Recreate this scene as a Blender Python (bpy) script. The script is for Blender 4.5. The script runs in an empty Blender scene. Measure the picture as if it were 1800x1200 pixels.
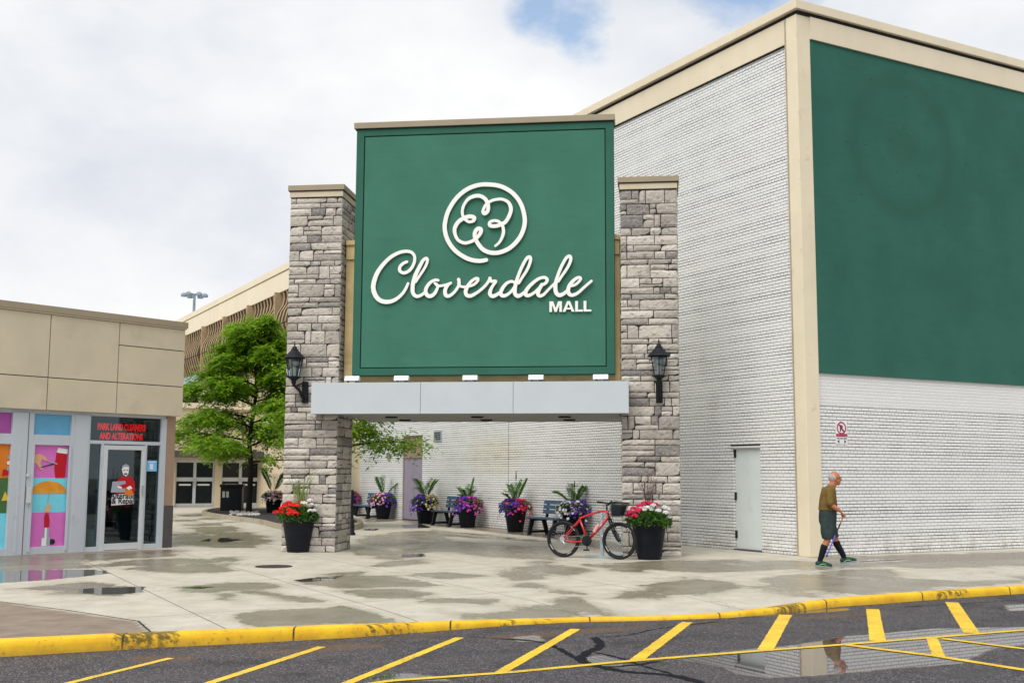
import bpy, bmesh, math, random
import numpy as np
from mathutils import Vector, Matrix
SC = bpy.context.scene
R_ = random.Random(7)

# ------------------------------------------------------------------ camera, sky, sun
FPX = 1990.0; PITCH = math.radians(6.73); ROLL = 0.0045; EYE = 1.55
cp, sp = math.cos(PITCH), math.sin(PITCH)
_R0 = Vector((1, 0, 0)); _U0 = Vector((0, -sp, cp)); CF = Vector((0, cp, sp))
CR = _R0*math.cos(ROLL) + _U0*math.sin(ROLL); CU = _U0*math.cos(ROLL) - _R0*math.sin(ROLL)
cam = bpy.data.cameras.new('camera'); cam.lens = 36*FPX/1800; cam.sensor_width = 36; cam.clip_end = 1500; cam.clip_start = .1
co = bpy.data.objects.new('camera', cam); SC.collection.objects.link(co)
m = Matrix.Identity(4)
for i in range(3):
    m[i][0] = CR[i]; m[i][1] = CU[i]; m[i][2] = -CF[i]
m[2][3] = EYE
co.matrix_world = m
SC.camera = co

SUN_EL, SUN_AZ = math.radians(54), math.radians(207)      # azimuth clockwise from +Y (camera looks to +Y)
wd = bpy.data.worlds.new('World'); SC.world = wd; wd.use_nodes = True
wt = wd.node_tree; wn = wt.nodes; wl = wt.links
wn.clear()
def N(t, kind, **kw):
    n = t.nodes.new(kind)
    for k, v in kw.items():
        if k.startswith('i_'):
            key = k[2:]
            n.inputs[int(key) if key.isdigit() else key].default_value = v
        else: setattr(n, k, v)
    return n
sky = N(wt, 'ShaderNodeTexSky', sky_type='NISHITA', sun_disc=False, sun_elevation=SUN_EL, sun_rotation=SUN_AZ, air_density=1.2, dust_density=1.5)
tc = N(wt, 'ShaderNodeTexCoord')
bg1 = N(wt, 'ShaderNodeBackground', i_Strength=.15); wl.new(sky.outputs[0], bg1.inputs[0])
mp = N(wt, 'ShaderNodeMapping'); mp.inputs['Scale'].default_value = (1, 1, 1.7); wl.new(tc.outputs['Generated'], mp.inputs[0])
n1 = N(wt, 'ShaderNodeTexNoise', i_Scale=3.2, i_Detail=6.0, i_Roughness=.52); wl.new(mp.outputs[0], n1.inputs['Vector'])
n2 = N(wt, 'ShaderNodeTexNoise', i_Scale=9.0, i_Detail=7.0, i_Roughness=.6); wl.new(mp.outputs[0], n2.inputs['Vector'])
cr = N(wt, 'ShaderNodeValToRGB'); wl.new(n1.outputs[0], cr.inputs[0])
cr.color_ramp.elements[0].position = .34; cr.color_ramp.elements[0].color = (.56, .59, .645, 1)
cr.color_ramp.elements[1].position = .62; cr.color_ramp.elements[1].color = (.80, .80, .79, 1)
e = cr.color_ramp.elements.new(.48); e.color = (.69, .705, .73, 1)
bg2 = N(wt, 'ShaderNodeBackground', i_Strength=1.0); wl.new(cr.outputs[0], bg2.inputs[0])
# openings in the cloud where blue shows: a few soft regions of the sky broken by noise
def hole(az, el, width):
    d = Vector((math.sin(az)*math.cos(el), math.cos(az)*math.cos(el), math.sin(el)))
    dot = N(wt, 'ShaderNodeVectorMath', operation='DOT_PRODUCT'); dot.inputs[1].default_value = d
    nz = N(wt, 'ShaderNodeVectorMath', operation='NORMALIZE'); wl.new(tc.outputs['Generated'], nz.inputs[0]); wl.new(nz.outputs[0], dot.inputs[0])
    mr = N(wt, 'ShaderNodeMapRange'); mr.inputs[1].default_value = math.cos(width); mr.inputs[2].default_value = 1.0
    wl.new(dot.outputs['Value'], mr.inputs[0]); return mr.outputs[0]
hs = [hole(math.radians(3.0), math.radians(23.3), math.radians(3.6)), hole(math.radians(12.5), math.radians(24.5), math.radians(4.5)), hole(math.radians(70), math.radians(50), math.radians(18)), hole(math.radians(200), math.radians(40), math.radians(25))]
acc = hs[0]
for h in hs[1:]:
    mx = N(wt, 'ShaderNodeMath', operation='MAXIMUM'); wl.new(acc, mx.inputs[0]); wl.new(h, mx.inputs[1]); acc = mx.outputs[0]
ad = N(wt, 'ShaderNodeMath', operation='MULTIPLY_ADD', i_1=.9); wl.new(acc, ad.inputs[0])
sb = N(wt, 'ShaderNodeMath', operation='MULTIPLY_ADD', i_1=2.6, i_2=-1.55); wl.new(n2.outputs[0], sb.inputs[0]); wl.new(sb.outputs[0], ad.inputs[2])
cl = N(wt, 'ShaderNodeMapRange'); cl.inputs[1].default_value = .0; cl.inputs[2].default_value = .6; wl.new(ad.outputs[0], cl.inputs[0])
gate = N(wt, 'ShaderNodeMath', operation='MULTIPLY'); wl.new(cl.outputs[0], gate.inputs[0])
g2 = N(wt, 'ShaderNodeMapRange'); g2.inputs[2].default_value = .35; g2.inputs[4].default_value = .85; wl.new(acc, g2.inputs[0]); wl.new(g2.outputs[0], gate.inputs[1])
mxs = N(wt, 'ShaderNodeMixShader'); wl.new(gate.outputs[0], mxs.inputs[0]); wl.new(bg2.outputs[0], mxs.inputs[1])
wl.new(bg1.outputs[0], mxs.inputs[2])
wo = N(wt, 'ShaderNodeOutputWorld'); wl.new(mxs.outputs[0], wo.inputs[0])

sl = bpy.data.lights.new('sun', 'SUN'); sl.energy = 2.0; sl.angle = math.radians(42); sl.color = (1, .95, .87)
so = bpy.data.objects.new('sun', sl); SC.collection.objects.link(so)
sd = Vector((math.sin(SUN_AZ)*math.cos(SUN_EL), math.cos(SUN_AZ)*math.cos(SUN_EL), math.sin(SUN_EL)))
so.rotation_euler = sd.to_track_quat('Z', 'Y').to_euler()
so.location = sd*60
vs = SC.view_settings; vs.view_transform = 'Standard'; vs.look = 'None'; vs.exposure = 0.36; vs.gamma = 1

# ------------------------------------------------------------------ geometry of the site
def ray(x, y): return CR*((x-900)/FPX) + CU*((600-y)/FPX) + CF
def G(x, y, z=0.0):
    d = ray(x, y); t = (z-EYE)/d.z
    return Vector((0, 0, EYE)) + d*t
class Frame:
    """vertical plane: local x to the right along the face, y into it, z up"""
    def __init__(s, o, az):
        a = math.radians(az); s.o = Vector((o[0], o[1], 0)); s.u = Vector((math.sin(a), math.cos(a), 0)); s.v = Vector((-s.u.y, s.u.x, 0))
        s.rz = math.atan2(s.u.y, s.u.x)
    def P(s, x, y, out=0.0):           # where the sight line meets the plane `out` metres in front
        p0 = s.o - s.v*out; d = ray(x, y); o = Vector((0, 0, EYE)); t = (p0-o).dot(s.v)/d.dot(s.v); q = o+d*t
        return (q-s.o).dot(s.u), q.z
    def side(s, x, y, lx=0.0):         # where it meets the perpendicular plane local x = lx -> (local y, z)
        p0 = s.o + s.u*lx; d = ray(x, y); o = Vector((0, 0, EYE)); t = (p0-o).dot(s.u)/d.dot(s.u); q = o+d*t
        return (q-s.o).dot(s.v), q.z
    def loc(s, p): q = Vector((p[0], p[1], 0))-s.o; return q.dot(s.u), q.dot(s.v)
    def W(s, x, y, z=0): return s.o + s.u*x + s.v*y + Vector((0, 0, z))

# ------------------------------------------------------------------ scene helpers
def tag(o, label=None, cat=None, group=None, kind=None):
    if label: o['label'] = label
    if cat: o['category'] = cat
    if group: o['group'] = group
    if kind: o['kind'] = kind
    return o
def empty(name, loc=(0, 0, 0), rz=0.0, label=None, cat=None, group=None):
    o = bpy.data.objects.new(name, None); SC.collection.objects.link(o); o.location = loc; o.rotation_euler = (0, 0, rz)
    o.empty_display_size = .2
    return tag(o, label, cat, group)
def copy_tree(o, parent=None):
    c = o.copy(); SC.collection.objects.link(c)
    if parent: c.parent = parent
    for ch in list(o.children): copy_tree(ch, c)
    return c

class MB:
    def __init__(s): s.v = []; s.f = []; s.a = []; s.tone = 0.0; s.mi = []; s.cm = 0
    def _add(s, vs, fs):
        b = len(s.v); s.v += [tuple(q) for q in vs]; s.a += [s.tone]*len(vs); s.f += [tuple(i+b for i in f) for f in fs]; s.mi += [s.cm]*len(fs)
    def box(s, x0, x1, y0, y1, z0, z1):
        x0, x1 = min(x0, x1), max(x0, x1); y0, y1 = min(y0, y1), max(y0, y1); z0, z1 = min(z0, z1), max(z0, z1)
        s._add([(x0,y0,z0),(x1,y0,z0),(x1,y1,z0),(x0,y1,z0),(x0,y0,z1),(x1,y0,z1),(x1,y1,z1),(x0,y1,z1)],
               [(0,3,2,1),(4,5,6,7),(0,1,5,4),(1,2,6,5),(2,3,7,6),(3,0,4,7)]); return s
    def hexa(s, p):   # 8 points like box order
        s._add(p, [(0,3,2,1),(4,5,6,7),(0,1,5,4),(1,2,6,5),(2,3,7,6),(3,0,4,7)]); return s
    def poly(s, pts): s._add(pts, [tuple(range(len(pts)))]); return s
    def prism(s, pts, y0, y1):     # polygon in x,z (counter-clockwise seen from -y) extruded in y
        n = len(pts); v = [(x, y0, z) for x, z in pts]+[(x, y1, z) for x, z in pts]
        s._add(v, [tuple(range(n)), tuple(range(2*n-1, n-1, -1))]+[((i+1) % n, i, i+n, (i+1) % n+n) for i in range(n)]); return s
    def slab(s, pts, z0, z1):      # polygon in x,y extruded in z (ccw from above)
        n = len(pts); v = [(x, y, z1) for x, y in pts]+[(x, y, z0) for x, y in pts]
        s._add(v, [tuple(range(n)), tuple(range(2*n-1, n-1, -1))]+[((i+1) % n, i, i+n, (i+1) % n+n)[::1] for i in range(n)]); return s
    def tube(s, pts, r, n=8, caps=True):
        pts = [Vector(p) for p in pts]; m_ = len(pts)
        rr = r if isinstance(r, (list, tuple)) else [r]*m_
        t = (pts[1]-pts[0]).normalized(); a = Vector((0, 0, 1)) if abs(t.z) < .9 else Vector((1, 0, 0))
        u = t.cross(a).normalized(); vs = []; 
        for i in range(m_):
            if i == 0: t2 = pts[1]-pts[0]
            elif i == m_-1: t2 = pts[-1]-pts[-2]
            else: t2 = (pts[i+1]-pts[i]).normalized()+(pts[i]-pts[i-1]).normalized()
            if t2.length < 1e-9: t2 = t
            t2.normalize(); u = (u-t2*u.dot(t2))
            if u.length < 1e-6: u = t2.orthogonal()
            u.normalize(); w = t2.cross(u)
            for k in range(n):
                an = 2*math.pi*k/n; vs.append(pts[i]+(u*math.cos(an)+w*math.sin(an))*rr[i])
            t = t2
        fs = [(i*n+k, i*n+(k+1) % n, (i+1)*n+(k+1) % n, (i+1)*n+k) for i in range(m_-1) for k in range(n)]
        if caps: fs += [tuple(range(n-1, -1, -1)), tuple(range((m_-1)*n, m_*n))]
        s._add(vs, fs); return s
    def lathe(s, prof, n=24, c=(0, 0, 0), axis='z', a0=0.0):
        vs = []; m_ = len(prof)
        for r, h in prof:
            for k in range(n):
                an = a0+2*math.pi*k/n; x, y = r*math.cos(an), r*math.sin(an)
                vs.append((c[0]+x, c[1]+y, c[2]+h) if axis == 'z' else (c[0]+x, c[1]+h, c[2]+y))
        if axis == 'z': fs = [(i*n+k, i*n+(k+1) % n, (i+1)*n+(k+1) % n, (i+1)*n+k) for i in range(m_-1) for k in range(n)]
        else: fs = [(i*n+k, (i+1)*n+k, (i+1)*n+(k+1) % n, i*n+(k+1) % n) for i in range(m_-1) for k in range(n)]
        fs += [tuple(range(n)), tuple(range((m_-1)*n, m_*n))]
        s._add(vs, fs); return s
    def torus(s, c, R, r, n=40, k=8, axis='y', sx=1.0):
        pts = []; vs = []
        for i in range(n):
            a = 2*math.pi*i/n
            for j in range(k):
                b = 2*math.pi*j/k; q = R+r*math.cos(b); h = r*math.sin(b)*sx
                x, z = q*math.cos(a), q*math.sin(a)
                vs.append((c[0]+x, c[1]+h, c[2]+z) if axis == 'y' else (c[0]+x, c[1]+z, c[2]+h))
        fs = [(i*k+j, ((i+1) % n)*k+j, ((i+1) % n)*k+(j+1) % k, i*k+(j+1) % k) for i in range(n) for j in range(k)]
        s._add(vs, fs); return s
    def ell(s, c, r, rot=None, n=12, m_=8):
        vs = []; M = rot if rot is not None else Matrix.Identity(3)
        c = Vector(c)
        for i in range(m_+1):
            th = math.pi*i/m_
            for k in range(n):
                a = 2*math.pi*k/n
                vs.append(c+M@Vector((r[0]*math.sin(th)*math.cos(a), r[1]*math.sin(th)*math.sin(a), r[2]*math.cos(th))))
        fs = [(i*n+k, (i+1)*n+k, (i+1)*n+(k+1) % n, i*n+(k+1) % n) for i in range(m_) for k in range(n)]
        s._add(vs, fs); return s
    def leaf(s, p, d, up, L, w, fold=.0):
        d = Vector(d).normalized(); side = d.cross(Vector(up))
        if side.length < 1e-5: side = d.orthogonal()
        side.normalize(); p = Vector(p)
        s._add([p, p+d*L*.45+side*w*.5, p+d*L, p+d*L*.45-side*w*.5], [(0, 1, 2, 3)]); return s
    def ribbon(s, pts, wid, y0, depth, lift=.006):
        """flat raised stroke in the x,z plane, facing -y; wid = list of widths; later parts of the stroke stand slightly prouder"""
        P = [Vector((p[0], p[1])) for p in pts]; n = len(P); L = []; Rr = []
        vs = []; fs = []
        for i in range(n):
            t = (P[min(i+1, n-1)]-P[max(i-1, 0)]).normalized(); nn = Vector((-t.y, t.x)); w = wid[i]/2
            yy = y0-lift*i/n
            L.append((P[i]+nn*w, yy)); Rr.append((P[i]-nn*w, yy))
        for i in range(n):
            (a, ya), (b, yb) = L[i], Rr[i]
            vs += [(a.x, ya, a.y), (b.x, yb, b.y), (a.x, ya+depth, a.y), (b.x, yb+depth, b.y)]
        for i in range(n-1):
            o, q = i*4, (i+1)*4
            fs += [(o+1, q+1, q, o), (o+2, q+2, q+3, o+3), (o, q, q+2, o+2), (o+3, q+3, q+1, o+1)]
        s._add(vs, fs)
        for i in (0, n-1):       # round ends
            t = (P[min(i+1, n-1)]-P[max(i-1, 0)]).normalized()*(-1 if i == 0 else 1); w = wid[i]/2; yy = y0-lift*i/n
            a0 = math.atan2(t.y, t.x); arc = [(P[i].x+w*math.cos(a0+math.pi/2*k/5), P[i].y+w*math.sin(a0+math.pi/2*k/5)) for k in range(-5, 6)]
            s.prism(arc, yy, yy+depth)
        return s
    def text(s, txt, x, z, size, y, depth=.002, sx=1.0, bold=0.0, align='LEFT', rows=1.0):
        c = bpy.data.curves.new('t', 'FONT'); c.body = txt; c.size = size; c.extrude = depth/2; c.offset = bold; c.align_x = align; c.resolution_u = 3; c.space_line = rows
        o = bpy.data.objects.new('t', c); SC.collection.objects.link(o)
        bpy.context.view_layer.update()
        me = bpy.data.meshes.new_from_object(o.evaluated_get(bpy.context.evaluated_depsgraph_get()))
        s._add([(x+v.co.x*sx, y-v.co.z, z+v.co.y) for v in me.vertices], [tuple(p.vertices) for p in me.polygons])
        bpy.data.objects.remove(o); bpy.data.curves.remove(c); bpy.data.meshes.remove(me); return s
    def build(s, name, mat, parent=None, smooth=False, bevel=0.0, loc=None, rz=None, label=None, cat=None, group=None, kind=None, recalc=False):
        me = bpy.data.meshes.new(name); me.from_pydata(s.v, [], s.f)
        for mm in (mat if isinstance(mat, (list, tuple)) else [mat]): me.materials.append(mm)
        if isinstance(mat, (list, tuple)): me.polygons.foreach_set('material_index', s.mi)
        at = me.attributes.new('tone', 'FLOAT', 'POINT'); at.data.foreach_set('value', s.a)
        if recalc:
            bm = bmesh.new(); bm.from_mesh(me); bmesh.ops.recalc_face_normals(bm, faces=bm.faces); bm.to_mesh(me); bm.free()
        if smooth:
            me.polygons.foreach_set('use_smooth', [True]*len(me.polygons))
            if smooth != 'all': me.set_sharp_from_angle(angle=math.radians(40))
        me.update()
        o = bpy.data.objects.new(name, me); SC.collection.objects.link(o)
        if parent: o.parent = parent
        if loc is not None: o.location = loc
        if rz is not None: o.rotation_euler = (0, 0, rz)
        if bevel:
            b = o.modifiers.new('bevel', 'BEVEL'); b.width = bevel; b.segments = 2; b.limit_method = 'ANGLE'; b.angle_limit = math.radians(50)
        return tag(o, label, cat, group, kind)

def spline(pts, n=8):
    """Catmull-Rom through the points"""
    P = [pts[0]]+list(pts)+[pts[-1]]; out = []
    for i in range(1, len(P)-2):
        p0, p1, p2, p3 = [np.array(q, float) for q in P[i-1:i+3]]
        for k in range(n):
            t = k/n
            out.append(tuple(.5*((2*p1)+(-p0+p2)*t+(2*p0-5*p1+4*p2-p3)*t*t+(-p0+3*p1-3*p2+p3)*t**3)))
    out.append(tuple(pts[-1])); return out

def wall(mb, x0, x1, z0, z1, holes, y=0.0, reveal=.12, side=False):
    """wall face at local y with rectangular holes (x0,x1,z0,z1) and their reveals. side=True: the face is the plane x=y and runs along y"""
    xs = sorted(set([x0, x1]+[h[0] for h in holes]+[h[1] for h in holes])); zs = sorted(set([z0, z1]+[h[2] for h in holes]+[h[3] for h in holes]))
    def T(a, b, c): return (b, a, c) if side else (a, b, c)
    def q(ps):
        ps = [T(*p) for p in ps]
        mb.poly(ps[::-1] if side else ps)
    for i in range(len(xs)-1):
        for j in range(len(zs)-1):
            cx, cz = (xs[i]+xs[i+1])/2, (zs[j]+zs[j+1])/2
            if any(h[0] < cx < h[1] and h[2] < cz < h[3] for h in holes): continue
            q([(xs[i], y, zs[j]), (xs[i+1], y, zs[j]), (xs[i+1], y, zs[j+1]), (xs[i], y, zs[j+1])])
    for h in holes:
        a, b, c, d = h; r = y+reveal
        q([(a, y, c), (a, y, d), (a, r, d), (a, r, c)]); q([(b, y, d), (b, y, c), (b, r, c), (b, r, d)])
        q([(a, y, d), (b, y, d), (b, r, d), (a, r, d)]); q([(b, y, c), (a, y, c), (a, r, c), (b, r, c)])
    return mb

# ------------------------------------------------------------------ materials
def newmat(name):
    mt = bpy.data.materials.new(name); mt.use_nodes = True; t = mt.node_tree; b = t.nodes['Principled BSDF']; return mt, t, b
def lk(t, a, b): t.links.new(a, b)
def mth(t, op, a, b=None, c=None, clamp=False):
    n = t.nodes.new('ShaderNodeMath'); n.operation = op; n.use_clamp = clamp
    for i, q in enumerate((a, b, c)):
        if q is None: continue
        if isinstance(q, (int, float)): n.inputs[i].default_value = q
        else: t.links.new(q, n.inputs[i])
    return n.outputs[0]
def mixc(t, f, a, b, mode='MIX'):
    n = t.nodes.new('ShaderNodeMix'); n.data_type = 'RGBA'; n.blend_type = mode
    for i, q in ((0, f), (6, a), (7, b)):
        if isinstance(q, (int, float)): n.inputs[i].default_value = q
        elif isinstance(q, (tuple, list)): n.inputs[i].default_value = (q[0], q[1], q[2], 1)
        else: t.links.new(q, n.inputs[i])
    return n.outputs[2]
def noise(t, scale, detail=4, rough=.55, vec=None, dist=0.0):
    n = t.nodes.new('ShaderNodeTexNoise'); n.inputs['Scale'].default_value = scale; n.inputs['Detail'].default_value = detail; n.inputs['Roughness'].default_value = rough; n.inputs['Distortion'].default_value = dist
    if vec is None:
        c = t.nodes.new('ShaderNodeTexCoord'); vec = c.outputs['Object']
    t.links.new(vec, n.inputs['Vector']); return n.outputs[0]
def rng(t, v, a, b, c=0.0, d=1.0, smooth=False):
    n = t.nodes.new('ShaderNodeMapRange'); n.interpolation_type = 'SMOOTHSTEP' if smooth else 'LINEAR'
    for i, q in enumerate((a, b, c, d)): n.inputs[i+1].default_value = q
    t.links.new(v, n.inputs[0]); return n.outputs[0]
def bump(t, b, h, strength=.3, dist=.01):
    n = t.nodes.new('ShaderNodeBump'); n.inputs['Strength'].default_value = strength; n.inputs['Distance'].default_value = dist
    t.links.new(h, n.inputs['Height']); t.links.new(n.outputs[0], b.inputs['Normal'])
def objxyz(t):
    c = t.nodes.new('ShaderNodeTexCoord'); s = t.nodes.new('ShaderNodeSeparateXYZ'); t.links.new(c.outputs['Object'], s.inputs[0]); return c.outputs['Object'], s.outputs
def attr(t, name):
    a = t.nodes.new('ShaderNodeAttribute'); a.attribute_name = name; return a.outputs['Fac']
def pm(name, col, rough=.6, var=.12, scale=6, bmp=.0, bscale=60, metal=0.0, spec=None, coat=0.0, dirt=None, streak=False):
    mt, t, b = newmat(name); v, xyz = objxyz(t)
    if streak:
        mp = t.nodes.new('ShaderNodeMapping'); mp.inputs['Scale'].default_value = (1, 1, .12); lk(t, v, mp.inputs[0]); f = noise(t, scale, 5, .6, mp.outputs[0])
    else: f = noise(t, scale, 5, .6)
    f = rng(t, f, .3, .7)
    c = mixc(t, f, tuple(max(0, q*(1-var)) for q in col), tuple(min(1, q*(1+var)) for q in col))
    if dirt:
        f2 = rng(t, noise(t, dirt[1], 8, .65), dirt[2], dirt[2]+.12); c = mixc(t, mth(t, 'MULTIPLY', f2, dirt[3] if len(dirt) > 3 else .7), c, dirt[0])
    lk(t, c, b.inputs['Base Color']); b.inputs['Metallic'].default_value = metal; b.inputs['Specular IOR Level'].default_value = (.22 if rough > .45 else .4) if spec is None else spec
    b.inputs['Coat Weight'].default_value = coat
    lk(t, rng(t, noise(t, scale*2.3), .3, .7, max(.02, rough*.85), min(1, rough*1.15)), b.inputs['Roughness'])
    if bmp: bump(t, b, noise(t, bscale, 4, .6), bmp, .01)
    return mt
def brick(name, paint, joint, jv=.0048, shade=.045, stains=()):
    mt, t, b = newmat(name); v, xyz = objxyz(t)
    u = mth(t, 'ADD', xyz[0], xyz[1]); w = xyz[2]; H_, L_ = .067, .2
    wob = mth(t, 'MULTIPLY', mth(t, 'SUBTRACT', noise(t, 25, 2), .5), .006)
    w = mth(t, 'ADD', w, wob)
    rv = mth(t, 'DIVIDE', w, H_); row = mth(t, 'FLOOR', rv); fv = mth(t, 'FRACT', rv)
    hdr = mth(t, 'LESS_THAN', mth(t, 'MODULO', mth(t, 'ADD', row, 600), 6), .5)
    bw = mth(t, 'SUBTRACT', L_, mth(t, 'MULTIPLY', hdr, L_/2))
    off = mth(t, 'MULTIPLY', mth(t, 'MODULO', mth(t, 'ADD', row, 600), 2), L_/2)
    off = mth(t, 'ADD', off, mth(t, 'MULTIPLY', hdr, .05))
    uu = mth(t, 'DIVIDE', mth(t, 'ADD', mth(t, 'ADD', u, 300), off), bw); fu = mth(t, 'FRACT', uu)
    du = mth(t, 'MULTIPLY', mth(t, 'MINIMUM', fu, mth(t, 'SUBTRACT', 1, fu)), bw)
    dv = mth(t, 'MULTIPLY', mth(t, 'MINIMUM', fv, mth(t, 'SUBTRACT', 1, fv)), H_)
    pn = rng(t, noise(t, 1.3, 6, .6), .35, .75, 1.15, .55)      # where the paint has filled the joints
    cr_ = t.nodes.new('ShaderNodeCombineXYZ'); lk(t, row, cr_.inputs[0]); wr_ = t.nodes.new('ShaderNodeTexWhiteNoise'); wr_.noise_dimensions = '2D'; lk(t, cr_.outputs[0], wr_.inputs['Vector'])
    rowk = mth(t, 'ADD', mth(t, 'MULTIPLY', wr_.outputs['Value'], .8), mth(t, 'MULTIPLY_ADD', hdr, .35, .55))
    mpj = t.nodes.new('ShaderNodeMapping'); mpj.inputs['Scale'].default_value = (.5, .5, 6); lk(t, v, mpj.inputs[0])
    jn = mth(t, 'MULTIPLY', mth(t, 'MULTIPLY', rng(t, noise(t, 3, 5, .65, mpj.outputs[0]), .3, .7, .6, 1.35), rowk), pn)
    jv_ = mth(t, 'MULTIPLY', jn, jv*.62); jh_ = mth(t, 'MULTIPLY', jn, jv)
    mv = mth(t, 'MULTIPLY', rng2(t, du, jv_, .0035), .72); mh = rng2(t, dv, jh_, .0035)
    mor = mth(t, 'MAXIMUM', mv, mh)
    cb = t.nodes.new('ShaderNodeCombineXYZ'); lk(t, mth(t, 'FLOOR', uu), cb.inputs[0]); lk(t, row, cb.inputs[1])
    wn_ = t.nodes.new('ShaderNodeTexWhiteNoise'); wn_.noise_dimensions = '2D'; lk(t, cb.outputs[0], wn_.inputs['Vector'])
    rb = wn_.outputs['Value']
    c = mixc(t, rb, tuple(q*(1-shade) for q in paint), paint)
    big = rng(t, noise(t, .55, 6, .6), .35, .7); c = mixc(t, mth(t, 'MULTIPLY', big, .12), c, (paint[0]*.78, paint[1]*.80, paint[2]*.84))
    spk = rng(t, noise(t, 30, 4, .7), .66, .72); c = mixc(t, mth(t, 'MULTIPLY', spk, .2), c, (.35, .34, .33))
    low = rng(t, xyz[2], .0, .55, 1, 0); lown = mth(t, 'MULTIPLY', low, rng(t, noise(t, 4, 6, .65), .42, .62)); c = mixc(t, mth(t, 'MULTIPLY', lown, .55), c, (.42, .37, .29))
    for (su, sz, ru, rz_, col, k) in stains:
        d1 = mth(t, 'DIVIDE', mth(t, 'SUBTRACT', u, su), ru); d2 = mth(t, 'DIVIDE', mth(t, 'SUBTRACT', xyz[2], sz), rz_)
        dd = mth(t, 'ADD', mth(t, 'MULTIPLY', d1, d1), mth(t, 'MULTIPLY', d2, d2)); dd = mth(t, 'ADD', dd, mth(t, 'MULTIPLY', mth(t, 'SUBTRACT', noise(t, 5, 5), .5), 1.6))
        c = mixc(t, rng(t, dd, .1, 1.0, k, 0), c, col)
    c = mixc(t, mor, c, joint); lk(t, c, b.inputs['Base Color'])
    b.inputs['Roughness'].default_value = .6; b.inputs['Specular IOR Level'].default_value = .2
    bump(t, b, mth(t, 'SUBTRACT', mth(t, 'MULTIPLY', noise(t, 60, 3), .3), mor), .6, .006); return mt
def rng2(t, d, edge, soft):
    # 1 inside (d<edge) falling to 0 at edge+soft
    return mth(t, 'SUBTRACT', 1, mth(t, 'DIVIDE', mth(t, 'SUBTRACT', d, edge), soft, clamp=True), clamp=True)

M = {}
M['cream'] = pm('cream_metal', (.76, .675, .51), .5, .05, 1.2, dirt=((.45, .38, .27), 2.5, .62, .4), streak=True)
M['cream_lo'] = pm('cream_paint', (.77, .685, .51), .55, .05, 1.2, dirt=((.48, .38, .24), 3, .60, .5), bmp=.05)
M['seam'] = pm('dark_gap', (.02, .02, .02), .8)
M['green'] = None
def greenmat(name, col, ghost=None, top=None):
    mt, t, b = newmat(name); v, xyz = objxyz(t)
    c = mixc(t, rng(t, noise(t, .8, 6, .6), .3, .7), tuple(q*.88 for q in col), tuple(q*1.1 for q in col))
    mp = t.nodes.new('ShaderNodeMapping'); mp.inputs['Scale'].default_value = (1, 1, 5); lk(t, v, mp.inputs[0])
    c = mixc(t, mth(t, 'MULTIPLY', rng(t, noise(t, 1.5, 5, .6, mp.outputs[0]), .5, .7), .14), c, tuple(q*.55 for q in col))
    c = mixc(t, mth(t, 'MULTIPLY', rng(t, noise(t, 90, 3, .6), .55, .75), .18), c, tuple(min(1, q*1.9) for q in col))
    if ghost:
        gx, gz, g = ghost
        dx = mth(t, 'SUBTRACT', xyz[0], gx); dz = mth(t, 'SUBTRACT', xyz[2], gz)
        rr = mth(t, 'SQRT', mth(t, 'ADD', mth(t, 'MULTIPLY', dx, dx), mth(t, 'MULTIPLY', dz, dz)))
        rr = mth(t, 'ADD', rr, mth(t, 'MULTIPLY', mth(t, 'SUBTRACT', noise(t, 2.5, 4), .5), .25))
        ring = mth(t, 'SUBTRACT', 1, mth(t, 'DIVIDE', mth(t, 'ABSOLUTE', mth(t, 'SUBTRACT', rr, g)), .32, clamp=True), clamp=True)
        cen = rng(t, rr, .3, .6, 1, 0)
        c = mixc(t, mth(t, 'MULTIPLY', mth(t, 'MAXIMUM', ring, cen), .28), c, (.032, .072, .048))
    lk(t, c, b.inputs['Base Color']); b.inputs['Roughness'].default_value = .8; b.inputs['Specular IOR Level'].default_value = .15
    bump(t, b, noise(t, 180, 3, .6), .25, .004); return mt
M['green'] = greenmat('green_stucco', (.050, .170, .122))
M['green_dk'] = greenmat('green_trim', (.035, .125, .090))
M['white_sign'] = pm('white_letter', (.86, .86, .83), .35, .03, 4)
M['letter_side'] = pm('letter_return', (.10, .10, .10), .5)
M['brick'] = None
M['stucco'] = pm('tan_stucco', (.66, .50, .26), .85, .14, 2.5, bmp=.35, bscale=90, dirt=((.33, .25, .13), 2.2, .56, .45))
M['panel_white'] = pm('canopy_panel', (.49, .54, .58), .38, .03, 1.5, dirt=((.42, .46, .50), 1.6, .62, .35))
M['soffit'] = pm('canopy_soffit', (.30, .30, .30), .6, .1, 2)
M['white_metal'] = pm('white_metal', (.72, .74, .74), .4, .04, 5)
M['door_white'] = pm('pale_door_paint', (.68, .75, .74), .42, .03, 2, dirt=((.42, .46, .45), 2.5, .60, .35))
M['door_lilac'] = pm('lilac_door_paint', (.29, .26, .33), .5, .06, 3, dirt=((.2, .17, .2), 4, .6, .5))
M['tan_panel'] = pm('brown_transom', (.30, .22, .17), .6, .1, 3)
M['black'] = pm('black_iron', (.012, .014, .018), .5, .2, 20, bmp=.1, spec=.18)
M['black_pl'] = pm('black_planter', (.010, .012, .019), .55, .25, 5, bmp=.12, spec=.18, bscale=40, dirt=((.03, .03, .034), 9, .66, .35))
M['soil'] = pm('soil', (.03, .022, .015), .95, .4, 30, bmp=.8, bscale=60)
M['slat'] = pm('blue_slat', (.05, .095, .16), .6, .2, 4, bmp=.1, bscale=30, dirt=((.16, .2, .25), 8, .58, .4))
M['alu'] = pm('storefront_aluminium', (.50, .545, .60), .42, .04, 2, dirt=((.30, .32, .34), 2.5, .6, .4), streak=True)
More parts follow.
